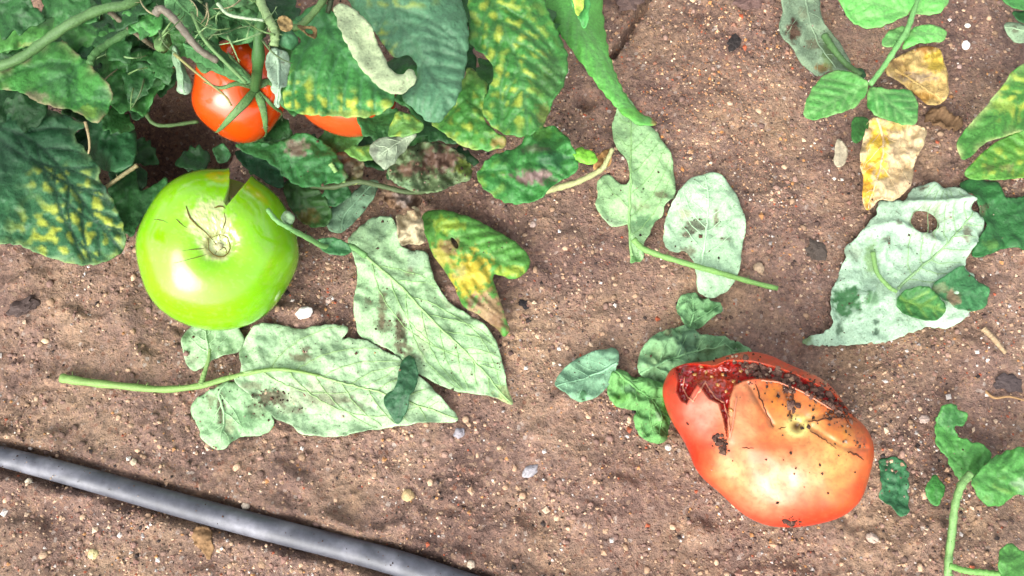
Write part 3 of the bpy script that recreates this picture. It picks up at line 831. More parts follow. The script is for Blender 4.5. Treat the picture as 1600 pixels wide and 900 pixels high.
leaf('leaflet', r, b, [(1357, 133), (1373, 137), (1400, 140), (1424, 139), (1435, 160), (1434, 194), (1417, 197), (1387, 187), (1367, 180), (1352, 165)], [(1360, 132), (1390, 160), (1430, 192)], h=.028, nv=4, cup=-.004, **dict(J, col=c(88, 174, 80)))
stalk('stem', r, b, [(1445, -45), (1428, 15), (1418, 45), (1400, 75), (1380, 105), (1360, 132)], 5, 4.5, c(128, 190, 110), [.036, .0365, .037, .036, .033, .0325], hair=24)
leaf('leaflet', r, b, [(1330, 185), (1345, 180), (1360, 185), (1355, 205), (1342, 225), (1330, 220)], [(1350, 182), (1340, 222)], c(70, 138, 62), .012, nv=2, step=2.8)
leaf('leaflet', r, b, [(1330, 110), (1345, 104), (1355, 116), (1350, 124), (1338, 121)], [(1332, 112), (1352, 120)], c(56, 110, 60), .014, nv=0, step=2.8)

# K: yellow withered leaf
r, b = fallen('yellow and tan withered leaf lying under the bright green shoot', 1410, 200)
leaf('blade', r, b, [(1383, 117), (1385, 100), (1407, 86), (1440, 72), (1467, 71), (1477, 100), (1484, 133), (1481, 153), (1467, 164), (1447, 163), (1433, 150), (1400, 123)], [(1400, 110), (1470, 155)], c(214, 182, 116, .66), .010, tilt=(0, .001), mat=M_DRY, nv=4, step=2.6, wave=.006, wsc=26, under=True, veins=True, crumbs=10, spots=[(1462, 95, (18, 24), c(240, 208, 84), .9), (1440, 150, (20, 12), c(190, 140, 60), .8), (1430, 120, (40, 9), c(206, 180, 150), .8), (1445, 75, (20, 7), c(176, 110, 50), .8), (1400, 100, (12, 8), BRN2, .6)])
leaf('blade', r, b, [(1357, 180), (1387, 186), (1433, 196), (1451, 200), (1444, 227), (1430, 250), (1424, 290), (1402, 314), (1374, 310), (1357, 331), (1347, 320), (1350, 280), (1342, 250), (1350, 215)], [(1372, 185), (1380, 240), (1356, 325)], c(226, 200, 154, .66), .012, mat=M_DRY, nv=5, step=2.6, wave=.006, wsc=26, under=True, crumbs=14, spots=[(1372, 235, (18, 50), c(246, 206, 66, .72), .9), (1355, 285, (12, 44), c(240, 180, 48, .7), .9), (1400, 195, (26, 9), c(240, 214, 110), .7), (1410, 290, (14, 16), c(214, 186, 150), .7), (1395, 237, 7, BRN2, .6), (1425, 235, (10, 24), c(236, 214, 180), .6)])
r, b = fallen('tiny pale dry husk standing left of the yellow withered leaf', 1314, 238)
leaf('blade', r, b, [(1308, 214), (1317, 220), (1326, 234), (1322, 255), (1312, 263), (1302, 256), (1304, 236)], [(1310, 216), (1314, 260)], c(226, 212, 180), .008, mat=M_DRY, nv=0, step=2.4, fold=-.4, wave=.001)
r, b = fallen('brown crumbled leaf fragments beside the yellow withered leaf', 1470, 190)
leaf('blade', r, b, [(1440, 178), (1460, 170), (1480, 186), (1505, 196), (1495, 208), (1470, 205), (1450, 200)], [(1445, 182), (1500, 202)], c(150, 118, 86), .006, mat=M_DRY, ground=True, nv=2, step=2.4, wave=.004, wsc=16, jag=2)

# L, M
r, b = fallen('torn grey green leaf with brown holes hanging in at the top edge', 1260, 50)
leaf('blade', r, b, [(1220, -40), (1221, 0), (1223, 20), (1216, 40), (1223, 60), (1237, 70), (1247, 93), (1267, 114), (1281, 121), (1294, 110), (1312, 108), (1335, 112), (1318, 75), (1300, 50), (1284, 33), (1281, 0), (1280, -40)], [(1255, -35), (1262, 20), (1280, 70), (1305, 105)], c(150, 176, 142), .012, under=True, nv=5, step=2.6, wave=.004, crumbs=25, spots=[(1240, 48, (12, 20), BRN, .95), (1288, 105, (14, 9), c(170, 130, 76), .8), (1270, 70, (14, 9), BRN2, .5), (1295, 85, (14, 30), c(110, 140, 80), .7), (1255, 20, 10, c(130, 130, 100), .5)])
stalk('petiole', r, b, [(1288, 55), (1305, 80), (1322, 100), (1345, 116)], 6, 4, c(92, 132, 76), [.016, .018, .018, .014], hair=14)
r = thing('tomato_shoot', 'small green leaf tips poking in at the top right corner', 'leaf', at(np.array(1590.), np.array(30.), .02), 'leaf shoots rising from the soil')
b = np.array(r.location)
leaf('leaflet', r, b, [(1562, -20), (1567, 4), (1587, 14), (1610, 17), (1650, 10), (1650, -30)], [(1640, -20), (1570, 2)], c(90, 172, 84), .026, nv=3, step=3)
leaf('leaflet', r, b, [(1567, 36), (1580, 33), (1610, 40), (1650, 40), (1640, 75), (1610, 66), (1588, 69), (1575, 56)], [(1640, 55), (1570, 42)], c(166, 196, 156), .016, under=True, nv=3, step=3, spots=[(1585, 45, 6, BRN, .6)])
leaf('leaflet', r, b, [(1580, 17), (1600, 16), (1640, 20), (1640, 42), (1600, 38), (1588, 30)], [(1640, 30), (1585, 24)], c(52, 112, 56), .020, nv=3, step=3)

# N: small half buried leaf; O: shoot lower right; P
r, b = fallen('small bluish green leaf half buried right of the split tomato', 1393, 760)
leaf('blade', r, b, [(1371, 718), (1390, 712), (1418, 727), (1413, 760), (1419, 804), (1407, 811), (1390, 797), (1369, 778), (1375, 750)], [(1385, 716), (1395, 760), (1410, 805)], c(74, 146, 92), .003, ground=True, step=2.6, nv=4, wave=.003, crumbs=14, jag=2)
r = thing('tomato_shoot', 'green seedling shoot on a pale hairy stem in the bottom right corner', 'shoot', at(np.array(1483.), np.array(890.), .0), 'leaf shoots rising from the soil')
b = np.array(r.location)
leaf('leaflet', r, b, [(1461, 655), (1468, 642), (1483, 627), (1500, 640), (1515, 650), (1508, 665), (1490, 664), (1497, 684), (1520, 690), (1542, 697), (1554, 713), (1530, 738), (1514, 752), (1500, 752), (1487, 735), (1478, 710), (1464, 697), (1460, 676)], [(1508, 755), (1505, 715), (1480, 680), (1484, 640)], c(100, 182, 84), .012, serr=4.5, tilt=(0, -.003), nv=5, step=2.6, wave=.003, crumbs=8, jag=1.5, spots=[(1488, 655, (24, 24), c(56, 122, 64), .6)])
leaf('leaflet', r, b, [(1450, 752), (1461, 738), (1470, 748), (1478, 765), (1468, 792), (1451, 785), (1447, 768)], [(1462, 740), (1462, 788)], c(76, 160, 66), .010, nv=2, step=2.6, jag=1.5)
leaf('leaflet', r, b, [(1515, 752), (1535, 730), (1558, 709), (1593, 697), (1660, 690), (1665, 770), (1603, 772), (1582, 775), (1563, 794), (1540, 791), (1524, 771)], [(1512, 752), (1560, 742), (1655, 720)], c(96, 176, 80), .022, serr=4.5, tilt=(.003, 0), nv=6, step=2.8, cup=-.005, wave=.003, mottle=[(1560, 760, 40, 25, c(140, 190, 90), .7)], spots=[(1598, 757, (18, 10), c(170, 200, 160), .6)])
stalk('stem', r, b, [(1516, 740), (1503, 757), (1493, 787), (1487, 833), (1482, 880), (1480, 930)], 5.6, 5, c(136, 182, 108), [.020, .021, .019, .014, .006, -.002], hair=60)
stalk('stem', r, b, [(1484, 884), (1510, 892), (1540, 895), (1575, 898)], 4.5, 4, c(130, 190, 96), [.012, .016, .018, .02], hair=10)
leaf('leaflet', r, b, [(1559, 880), (1563, 857), (1580, 846), (1598, 863), (1625, 870), (1640, 920), (1570, 925)], [(1570, 900), (1582, 855)], c(104, 180, 82), .024, serr=3, nv=4, step=2.8, cup=-.003)

# dry scrap at bottom left, straw and root on the right
r, b = fallen('tan shrivelled leaf scrap in the soil below the black hose', 318, 845)
leaf('blade', r, b, [(303, 826), (318, 818), (330, 826), (334, 846), (333, 866), (326, 878), (318, 864), (306, 852), (299, 840)], [(315, 822), (322, 872)], c(176, 138, 98), .003, mat=M_DRY, ground=True, nv=2, step=2.4, wave=.003, wsc=16, jag=1.5)
b = at(np.array(1548.), np.array(534.))
tag(stalk('straw', None, b, [(1530, 516), (1545, 530), (1566, 554)], 5, 3, c(206, 178, 140), [.002, .003, .002], M_DRY, ground=True), 'short pale straw lying on soil below the broad pale leaf', 'straw')
b = at(np.array(1570.), np.array(622.))
tag(stalk('root_fibre', None, b, [(1536, 610), (1552, 622), (1575, 621), (1610, 630), (1640, 628)], 2.2, 1.2, c(196, 156, 110), [.002, .003, .003, .002], M_DRY, ground=True), 'thin tan root fibre on soil at the right edge', 'root')

# ------------------------------------------------------------------ the tomato plant at upper left
PB = at(np.array(230.), np.array(-60.), 0.0)
plant = thing('tomato_plant', 'dense leafy tomato plant with yellow mottled leaves filling the upper left', 'plant', PB)


def lf(out, mid, col, h, **kw):
    kw.setdefault('quilt', .0013)
    kw.setdefault('wave', .004)
    kw.setdefault('serr', 4.0)
    kw.setdefault('crump', .45)
    return leaf('leaf', plant, PB, out, mid, np.asarray(col) * (1.0 if kw.get('under') else 1.5), h, **kw)


lf([(-90, 190), (0, 177), (40, 164), (83, 172), (117, 186), (136, 193), (124, 203), (113, 212), (133, 233), (158, 262), (153, 280), (170, 300), (184, 330), (197, 366), (196, 390), (167, 409), (127, 416), (83, 405), (50, 393), (27, 381), (0, 381), (-90, 375)],
   [(-60, 190), (20, 205), (75, 240), (115, 295), (155, 350), (192, 395)], c(54, 108, 66), .048, tilt=(-.002, .002), nv=7, ang=44, cup=-.008, step=3, wave=.003, vein_col=c(30, 66, 44), edge=c(150, 190, 120),
   mottle=[(115, 362, 85, 50, YEL, 1.3), (90, 280, 50, 22, YEL, 1.0), (150, 325, 34, 55, YEL, 1.1)], spots=[(165, 300, (8, 22), c(130, 170, 140), .5), (0, 250, 40, c(70, 120, 84), .4)])
lf([(-60, 118), (0, 112), (40, 98), (60, 75), (85, 62), (108, 68), (124, 90), (140, 92), (146, 110), (165, 124), (176, 145), (173, 165), (161, 185), (147, 193), (135, 185), (115, 172), (90, 168), (60, 161), (45, 151), (25, 141), (0, 140), (-60, 140)],
   [(135, 92), (110, 118), (112, 150), (145, 188)], c(76, 150, 66), .066, tilt=(0, .002), nv=5, cup=-.006, step=3, vein_col=c(60, 128, 66), edge=c(190, 180, 130), spots=[(140, 175, (16, 14), c(150, 196, 76), .7), (55, 150, (26, 7), c(190, 176, 140), .7), (90, 120, 30, c(84, 138, 90), .5), (160, 150, 16, c(70, 130, 80), .6)])
lf([(-60, -40), (40, -40), (38, 8), (22, 28), (0, 40), (-60, 52)], [(30, -30), (-20, 10)], c(112, 190, 76), .085, nv=4, cup=-.004)
lf([(-60, 50), (0, 57), (40, 36), (80, 14), (112, 24), (85, 48), (60, 66), (45, 72), (0, 82), (-60, 90)], [(105, 22), (50, 45), (-30, 75)], c(98, 168, 80), .075, nv=5, cup=-.005, tilt=(0, .002), spots=[(40, 70, (18, 5), c(190, 220, 120), .7)])
lf([(140, 170), (160, 165), (180, 175), (200, 190), (214, 206), (214, 236), (206, 260), (180, 271), (150, 263), (138, 240), (135, 200)], [(160, 170), (180, 215), (200, 260)], c(46, 102, 56), .040, nv=4, cup=-.008, wave=.006, mat=M_UP)
lf([(165, 290), (195, 262), (212, 248), (214, 285), (216, 300), (240, 290), (264, 273), (257, 300), (235, 320), (217, 350), (207, 372), (190, 364), (178, 335)], [(212, 255), (200, 300), (205, 365)], c(58, 116, 58), .026, nv=5, fold=.15, wave=.004)
lf([(165, 270), (180, 262), (205, 255), (228, 262), (232, 285), (210, 310), (180, 300)], [(170, 270), (225, 280)], c(44, 88, 48), .018, nv=3)
lf([(130, 40), (170, 15), (215, 20), (235, 50), (215, 75), (175, 85), (140, 78)], [(225, 30), (180, 50), (140, 70)], c(50, 108, 50), .055, nv=4, cup=-.006, wave=.006)
lf([(150, 95), (185, 80), (225, 85), (245, 110), (240, 140), (215, 165), (180, 160), (158, 130)], [(235, 90), (200, 120), (170, 150)], c(48, 104, 50), .05, nv=4, cup=-.008, wave=.007, spots=[(190, 100, (30, 6), c(110, 110, 80), .5)])
lf([(200, 150), (225, 140), (240, 150), (233, 175), (215, 190), (200, 180)], [(235, 145), (205, 180)], c(44, 92, 46), .042, nv=3, fold=.2)
lf([(110, 60), (140, 50), (150, 75), (135, 95), (112, 88)], [(145, 55), (115, 85)], c(52, 112, 58), .06, nv=3)
lf([(146, 92), (172, 74), (202, 86), (222, 72), (250, 88), (246, 112), (264, 130), (240, 148), (228, 186), (204, 168), (186, 182), (170, 156), (148, 150), (158, 120)], [(228, 76), (205, 115), (190, 175)], c(66, 132, 60), .056, nv=5, cup=-.006, wave=.005, spots=[(200, 130, 16, c(96, 156, 80), .5)])
lf([(92, 40), (128, 28), (150, 44), (178, 40), (192, 62), (170, 84), (146, 96), (118, 86), (98, 72)], [(185, 50), (140, 62), (100, 55)], c(72, 140, 62), .062, nv=4, cup=-.006, wave=.005)
lf([(160, -20), (215, -22), (245, 2), (258, 34), (240, 60), (214, 50), (196, 34), (172, 30), (156, 8)], [(170, -10), (210, 15), (245, 45)], c(78, 148, 70), .080, nv=5, cup=-.006, wave=.005)
# grey hairy tangle at the top
lf([(255, -20), (290, -20), (310, 20), (330, 30), (346, 46), (318, 62), (300, 50), (280, 35), (260, 30)], [(265, -10), (300, 25), (340, 45)], c(106, 160, 100), .098, nv=4, wave=.006, under=True)
lf([(318, 20), (340, 0), (372, 4), (402, 20), (422, 46), (398, 62), (372, 72), (342, 56)], [(330, 15), (370, 35), (410, 50)], c(96, 152, 92), .094, nv=4, wave=.007, wsc=30, under=True)
lf([(330, -30), (410, -30), (405, 0), (380, 12), (350, 10)], [(400, -25), (345, 5)], c(112, 160, 104), .1, nv=3, wave=.006, under=True)
lf([(268, 66), (280, 78), (286, 105), (296, 118), (302, 140), (289, 150), (275, 144), (277, 115), (268, 92)], [(272, 70), (282, 105), (288, 146)], c(150, 186, 144), .09, under=True, nv=2, curl=-.004, wave=.002, spots=[(290, 140, 12, c(200, 220, 196), .7)])
lf([(285, 66), (305, 58), (325, 66), (345, 88), (352, 112), (330, 108), (308, 98), (292, 90)], [(288, 70), (318, 85), (350, 110)], c(88, 148, 86), .092, under=True, nv=3, fold=-.3)
lf([(298, 72), (322, 60), (345, 72), (360, 92), (380, 110), (396, 131), (376, 130), (352, 119), (332, 110), (316, 116), (304, 98)], [(305, 75), (345, 98), (392, 129)], c(104, 158, 98), .086, under=True, nv=3, fold=-.35, wave=.002)
lf([(240, 62), (255, 48), (268, 52), (268, 70), (258, 84), (242, 80)], [(262, 50), (248, 80)], c(120, 160, 96), .088, under=True, nv=2, curl=-.006)
lf([(414, 84), (427, 74), (452, 79), (453, 100), (449, 136), (438, 136), (439, 170), (430, 164), (423, 130), (416, 110)], [(430, 78), (435, 110), (434, 165)], c(178, 208, 176), .100, under=True, nv=2, wave=.002, fold=-.2, jag=1.4)
# big leaf over the second red tomato, its pale rolled edge, and the big grey green leaf
lf([(452, 36), (480, 13), (503, 4), (518, 12), (533, 40), (548, 67), (574, 97), (600, 120), (614, 140), (618, 157), (601, 174), (577, 184), (543, 183), (500, 181), (467, 178), (443, 171), (439, 147), (450, 127), (453, 83), (475, 63), (455, 50)],
   [(508, 8), (518, 50), (545, 95), (580, 130), (615, 156)], c(64, 132, 62), .088, nv=6, ang=60, cup=-.006, step=3, wave=.003, vein_col=c(84, 150, 92), mottle=[(520, 165, 90, 22, YEL, 1.5), (465, 145, 26, 32, YEL, 1.0)], spots=[(485, 35, (26, 22), c(84, 146, 96), .6), (545, 180, (60, 7), c(196, 214, 110), .5)])
lf([(521, 4), (543, 7), (570, 26), (584, 50), (597, 80), (611, 112), (630, 118), (640, 106), (653, 117), (648, 133), (620, 152), (590, 136), (557, 100), (538, 62), (524, 30)], [(528, 8), (562, 45), (592, 98), (620, 132), (645, 125)], c(186, 204, 158, .55), .098, under=True, nv=5, wave=.002, curl=-.0008, fold=.3, serr=0, veins=False, jag=1.4)
lf([(520, -40), (700, -40), (723, 0), (731, 25), (734, 60), (731, 95), (723, 130), (713, 160), (700, 177), (685, 196), (664, 190), (640, 165), (622, 150), (640, 140), (654, 120), (650, 97), (636, 83), (622, 92), (610, 85), (592, 60), (570, 30), (540, 0)],
   [(600, -20), (630, 45), (665, 100), (695, 150), (705, 175)], c(84, 134, 96), .082, nv=7, ang=58, cup=-.007, step=3, wave=.003, vein_col=c(104, 152, 112), mottle=[(600, 65, 20, 30, YEL, .9), (620, 0, 60, 14, YEL, .6)], spots=[(690, 60, 40, c(92, 140, 104), .5)], curl=-.003)
lf([(725, -40), (845, -40), (852, 5), (870, 45), (885, 75), (889, 105), (881, 135), (863, 158), (856, 185), (840, 205), (820, 214), (800, 213), (775, 205), (760, 190), (752, 170), (757, 150), (768, 130), (773, 112), (766, 95), (752, 80), (737, 74), (731, 60), (735, 30)],
   [(760, -30), (790, 50), (815, 120), (825, 205)], c(62, 128, 54), .070, nv=7, ang=50, cup=-.006, step=3, wave=.004, quilt=.0018, vein_col=c(92, 150, 82), mottle=[(800, 80, 60, 80, YEL, .85), (790, 170, 40, 40, YEL, .8), (770, 10, 40, 30, YEL, .8)], spots=[(860, 120, (26, 40), c(70, 110, 52), .6), (850, 180, (14, 20), c(140, 140, 60), .6)])
lf([(688, 168), (705, 150), (722, 128), (733, 100), (748, 118), (765, 133), (757, 160), (755, 185), (772, 206), (792, 214), (790, 230), (765, 236), (740, 234), (715, 226), (692, 205), (668, 196)], [(740, 110), (735, 160), (745, 200), (785, 225)], c(74, 142, 60), .056, nv=5, cup=-.006, step=3, mottle=[(730, 185, 50, 50, YEL, .8)], spots=[(785, 222, (18, 10), c(190, 160, 90), .8)], edge=c(170, 200, 100))
lf([(742, 278), (752, 258), (768, 243), (790, 236), (810, 231), (822, 208), (842, 200), (864, 193), (887, 213), (901, 243), (905, 267), (880, 281), (862, 290), (845, 313), (820, 318), (797, 321), (764, 303)], [(750, 270), (800, 262), (850, 250), (900, 248)], c(64, 136, 62), .034, nv=5, cup=-.005, step=3, wave=.005, quilt=.0016, mottle=[(765, 285, 30, 40, c(140, 190, 80), .8)], spots=[(832, 277, (34, 13), c(150, 120, 116), .95), (852, 272, (10, 9), c(190, 160, 150), .8), (850, 207, (26, 12), c(110, 176, 70), .7), (838, 232, (26, 7), c(110, 92, 86), .6), (860, 250, (30, 16), c(40, 104, 62), .7)])
lf([(893, 236), (905, 230), (922, 234), (936, 246), (930, 256), (912, 257), (898, 250)], [(895, 243), (932, 247)], c(128, 200, 60), .036, nv=2, cup=-.004, wave=.001, step=2.6)
stalk('stem', plant, PB, [(852, 298), (875, 292), (905, 283), (938, 266), (948, 252), (957, 232)], 6, 3.5, c(196, 200, 140), [.014, .016, .018, .020, .022, .024], hair=14)
lf([(928, 250), (938, 238), (957, 229), (958, 245), (950, 262), (938, 266), (926, 264)], [(956, 232), (932, 262)], c(170, 130, 80), .02, mat=M_DRY, nv=0, step=2.4, wave=.003, wsc=16)
# leaves hanging low between the tomatoes
lf([(572, 236), (590, 214), (620, 214), (656, 204), (640, 226), (615, 256), (601, 267), (590, 255)], [(652, 206), (615, 228), (592, 245)], c(188, 206, 172), .058, under=True, nv=3, wave=.003, curl=-.002, spots=[(585, 240, (8, 14), c(90, 90, 84), .6)])
lf([(606, 205), (620, 170), (640, 178), (668, 196), (655, 207), (630, 214), (605, 214)], [(660, 200), (625, 195), (602, 205)], c(104, 156, 74), .064, nv=3, mottle=[(625, 195, 40, 30, YEL, .9)], wave=.004)
lf([(580, 228), (602, 214), (612, 226), (590, 248), (560, 253), (534, 234), (550, 227)], [(540, 232), (600, 226)], c(100, 150, 66), .052, nv=3, mottle=[(570, 222, 30, 20, YEL, .9)], wave=.003)
lf([(600, 268), (622, 240), (650, 222), (690, 222), (722, 240), (742, 262), (735, 280), (715, 287), (690, 296), (665, 301), (640, 298), (615, 286)], [(610, 275), (660, 262), (735, 262)], c(108, 130, 88), .030, nv=4, step=2.8, wave=.006, wsc=24, crumbs=120, spots=[(690, 250, (40, 26), c(128, 96, 82), .95), (640, 265, (24, 12), c(150, 112, 96), .85), (630, 288, (24, 9), c(130, 170, 120), .7), (728, 262, (20, 16), c(140, 170, 60), .7)], jag=2)
lf([(430, 226), (470, 204), (492, 214), (520, 230), (536, 260), (547, 281), (520, 286), (490, 293), (460, 290), (440, 271), (420, 252), (385, 240), (360, 225), (400, 220)], [(375, 228), (440, 245), (500, 270), (542, 280)], c(60, 126, 64), .036, nv=5, step=3, wave=.005, quilt=.0016, spots=[(463, 230, (22, 15), c(178, 160, 140), .9), (470, 240, (10, 6), c(110, 84, 66), .8), (545, 265, (10, 16), c(120, 110, 76), .7)], crumbs=16)
lf([(440, 277), (490, 291), (512, 310), (521, 345), (503, 357), (472, 352), (446, 315)], [(445, 285), (480, 315), (510, 350)], c(58, 100, 46), .020, nv=4, step=3, wave=.004, spots=[(480, 338, (20, 14), c(130, 110, 50), .7)])
lf([(500, 250), (530, 235), (560, 240), (572, 262), (560, 290), (535, 285), (515, 275)], [(510, 255), (560, 275)], c(128, 120, 88), .030, nv=3, step=3, wave=.005, wsc=26, crumbs=20, spots=[(540, 260, 18, c(150, 128, 104), .8), (555, 285, 9, c(170, 190, 90), .7)])
lf([(500, 300), (520, 285), (545, 290), (552, 305), (530, 320), (510, 325)], [(505, 318), (548, 296)], c(56, 112, 60), .022, nv=2, step=3)
lf([(330, 230), (350, 222), (362, 240), (355, 256), (338, 254)], [(340, 228), (352, 252)], c(64, 122, 70), .03, nv=2, step=3)
lf([(362, 235), (400, 228), (430, 250), (445, 275), (440, 300), (410, 280), (380, 262)], [(370, 235), (410, 258), (440, 295)], c(42, 96, 58), .024, nv=4, step=3, fold=.2)
# stems
stalk('stem', plant, PB, [(-60, 118), (-20, 108), (25, 94), (65, 68), (110, 37), (160, 14), (205, 4), (260, -40)], 8, 8, c(96, 136, 78), [.075, .08, .083, .085, .09, .09, .088, .08], hair=60)
stalk('stem', plant, PB, [(140, 100), (148, 84), (170, 68), (205, 46), (225, 20), (235, -30)], 6, 7, c(92, 140, 78), [.068, .068, .066, .066, .07, .075], hair=30)
stalk('stem', plant, PB, [(170, 18), (195, 38), (225, 62), (243, 75)], 5, 4, c(124, 116, 92), [.084, .078, .07, .06], hair=14)
stalk('stem', plant, PB, [(243, 22), (252, 14), (270, 28), (290, 52), (312, 78), (340, 95)], 7, 6, c(130, 122, 106), [.104, .106, .106, .104, .1, .094], hair=30)
stalk('stem', plant, PB, [(398, -30), (410, 10), (422, 34), (430, 50), (428, 72)], 8, 7, c(150, 180, 120), [.1, .104, .106, .106, .104], hair=40)
stalk('stem', plant, PB, [(340, 6), (356, 22), (380, 28), (412, 32)], 3, 2.5, c(176, 200, 160), [.11, .112, .112, .11])
stalk('stem', plant, PB, [(425, 60), (445, 45), (470, 40), (500, 8), (515, -20)], 6, 6, c(112, 146, 84), [.1, .102, .1, .098, .095], hair=24)
stalk('stem', plant, PB, [(520, -30), (516, 5), (512, 20)], 6, 4, c(60, 74, 46), [.09, .095, .094])
stalk('stem', plant, PB, [(215, 258), (190, 275), (165, 292), (140, 300)], 3.5, 3, c(150, 140, 96), [.044, .042, .04, .04], hair=14)
stalk('stem', plant, PB, [(133, 190), (138, 210), (140, 228), (138, 240)], 2.5, 1.5, c(196, 176, 130), [.058, .056, .052, .05])
stalk('stem', plant, PB, [(310, 190), (245, 195), (225, 160), (240, 110)], 3, 4, c(88, 120, 66), [.04, .045, .05, .055], hair=10)
stalk('stem', plant, PB, [(516, 255), (530, 275), (542, 288)], 4, 3, c(150, 190, 110), [.04, .036, .03], hair=6)
stalk('stem', plant, PB, [(485, 290), (520, 292), (560, 284), (600, 292), (640, 300), (690, 296)], 4.5, 4, c(92, 110, 70), [.028, .030, .032, .028, .024, .02], hair=14)
leaf('leaf', plant, PB, [(430, 30), (445, 22), (458, 34), (455, 48), (440, 50)], [(432, 34), (455, 45)], c(176, 150, 100), .108, mat=M_DRY, nv=0, step=2.4, wave=.003, wsc=14)
leaf('leaf', plant, PB, [(462, 38), (480, 40), (497, 42), (494, 62), (482, 56), (468, 46)], [(465, 40), (494, 55)], c(132, 110, 70), .106, mat=M_DRY, nv=0, step=2.4, wave=.003, wsc=14, holes=[[(474, 44), (488, 45), (490, 54), (480, 52)]])


def ico(n=2):
    import bmesh
    bm = bmesh.new(); bmesh.ops.create_icosphere(bm, subdivisions=n, radius=1)
    v = np.array([x.co[:] for x in bm.verts]); t = np.array([[l.index for l in f.verts] for f in bm.faces]); bm.free()
    return v, t


IV, IT = ico(2)
IV3, IT3 = ico(4)
bc = at(np.array(450.), np.array(62.), .1)
bv = IV3 * (1 + .06 * np.cos(5 * np.arctan2(IV3[:, 1], IV3[:, 0])))[:, None] * .0041 + bc
link_mesh('flower_bud', bv, IT3, M_STEM, plant, PB, np.broadcast_to(c(70, 128, 82), (len(bv), 3)))

# hidden depth of the plant: lower and outer leaves that close the canopy
rg = np.random.default_rng(11)


def generic(cx, cy, L, ang, h, col, **kw):
    t = np.linspace(0, 1, 15)
    wd = L * .34 * np.sin(np.pi * t ** .72) * (1 + .34 * np.array([0, .6, -1, 1, .2, -1, .9, .3, -1, .8, .2, -.8, .5, -.3, 0]) * rg.uniform(.5, 1.1))
    a = [(x * L - L / 2, y) for x, y in zip(t, wd)]
    bb = [(x * L - L / 2, -y * rg.uniform(.85, 1.1)) for x, y in zip(t[::-1], wd[::-1])][1:-1]
    ca, sa = math.cos(ang), math.sin(ang)
    rot = lambda p: (cx + p[0] * ca - p[1] * sa, cy + p[0] * sa + p[1] * ca)
    return leaf('leaf', plant, PB, [rot(p) for p in a + bb], [rot((-L / 2, 0)), rot((0, L * .03)), rot((L / 2 * .96, 0))], col, h, step=kw.pop('step', 4.5), nv=4, quilt=.0012, wave=.005, seed=int(rg.integers(900)), **kw)


for (cx, cy, L, an, h) in ((60, 120, 130, 2.4, .03), (120, 150, 110, 1.2, .025), (190, 60, 120, .4, .032), (215, 115, 90, 1.9, .028), (330, 60, 110, 2.8, .05), (275, 20, 100, .7, .06), (450, 110, 110, 1.1, .05), (560, 100, 120, .6, .045), (650, 130, 130, 1.4, .04), (700, 60, 140, .9, .05), (760, 130, 90, 2.2, .03), (840, 60, 120, 1.3, .045), (640, 215, 80, .3, .02), (490, 240, 80, .2, .022), (580, 240, 70, .9, .018), (430, 200, 70, .5, .03), (100, 30, 120, 2.9, .05), (30, 330, 130, .8, .02), (395, 45, 70, 1.5, .07), (720, 250, 60, .1, .014), (175, 215, 80, 1.0, .02), (225, 240, 60, .6, .012), (300, 250, 60, 2.9, .012), (15, 150, 130, .3, .04), (10, 95, 140, 2.8, .055), (110, 110, 90, .5, .045), (160, 40, 120, 1.9, .045), (165, 120, 110, .2, .034), (225, 90, 90, 1.2, .04), (255, 120, 70, 1.7, .038), (255, 50, 100, 2.5, .055), (285, 60, 100, .2, .06), (320, 40, 90, 1.1, .07), (370, 20, 110, .1, .075), (440, 20, 90, .9, .07), (455, 150, 70, 1.4, .055), (600, 190, 90, .3, .045), (680, 190, 100, .8, .04), (470, 250, 90, 2.6, .016), (410, 245, 70, 2.2, .014), (30, 40, 120, .3, .06), (700, 10, 120, 2.2, .055), (200, 330, 60, 1.2, .012), (640, 260, 90, .4, .016), (530, 215, 80, 2.9, .03), (120, 240, 100, .4, .028), (180, 70, 80, .9, .064), (215, 130, 75, 1.9, .06), (150, 130, 80, 2.6, .052), (235, 30, 90, .3, .078), (110, 10, 100, .5, .088), (20, 20, 110, .2, .09), (300, 15, 80, 2.7, .092), (200, 10, 90, 2.0, .082), (255, 105, 60, 1.3, .066), (185, 190, 60, .4, .05), (30, 175, 90, 3.0, .05)):
    generic(cx, cy, L, an, h, c(*[(58, 120, 58), (70, 138, 66), (52, 108, 54), (84, 152, 72)][int(rg.integers(4))]), tilt=(float(rg.uniform(-.004, .004)), float(rg.uniform(-.004, .004))))
for k in range(26):
    x, y = ((rg.uniform(-330, -70), rg.uniform(-200, 400)) if k % 2 else (rg.uniform(-100, 880), rg.uniform(-260, -75)))
    generic(x, y, rg.uniform(130, 190), rg.uniform(0, 3.1), rg.uniform(.03, .12), c(*[(60, 124, 58), (74, 140, 66)][k % 2]), step=9, tilt=(float(rg.uniform(-.006, .006)), float(rg.uniform(-.006, .006))))
# thin dry tendrils and hairs of the tangle over the red tomato
for k in range(32):
    x, y = rg.uniform(245, 430), rg.uniform(-10, 70)
    if k >= 24:
        x, y = rg.uniform(120, 260), rg.uniform(60, 200)
    a = rg.uniform(0, 6.28); L = rg.uniform(25, 70); bnd = rg.uniform(-.9, .9)
    pl = [(x + L * t * math.cos(a + bnd * t), y + L * t * math.sin(a + bnd * t)) for t in (0, .33, .66, 1)]
    h0 = rg.uniform(.098, .112) if k < 24 else rg.uniform(.058, .075)
    stalk('tendril', plant, PB, pl, rg.uniform(1.0, 2.2), .7, c(*[(140, 176, 116), (112, 146, 84), (168, 160, 120), (98, 120, 76)][k % 4]), [h0, h0 + .003, h0, h0 - .004], n=14, hair=4)
stalk('stem', plant, PB, [(272, 84), (300, 108), (330, 132), (352, 150), (362, 165)], 2.6, 1.6, c(150, 150, 90), [.098, .097, .093, .088, .084], n=20)
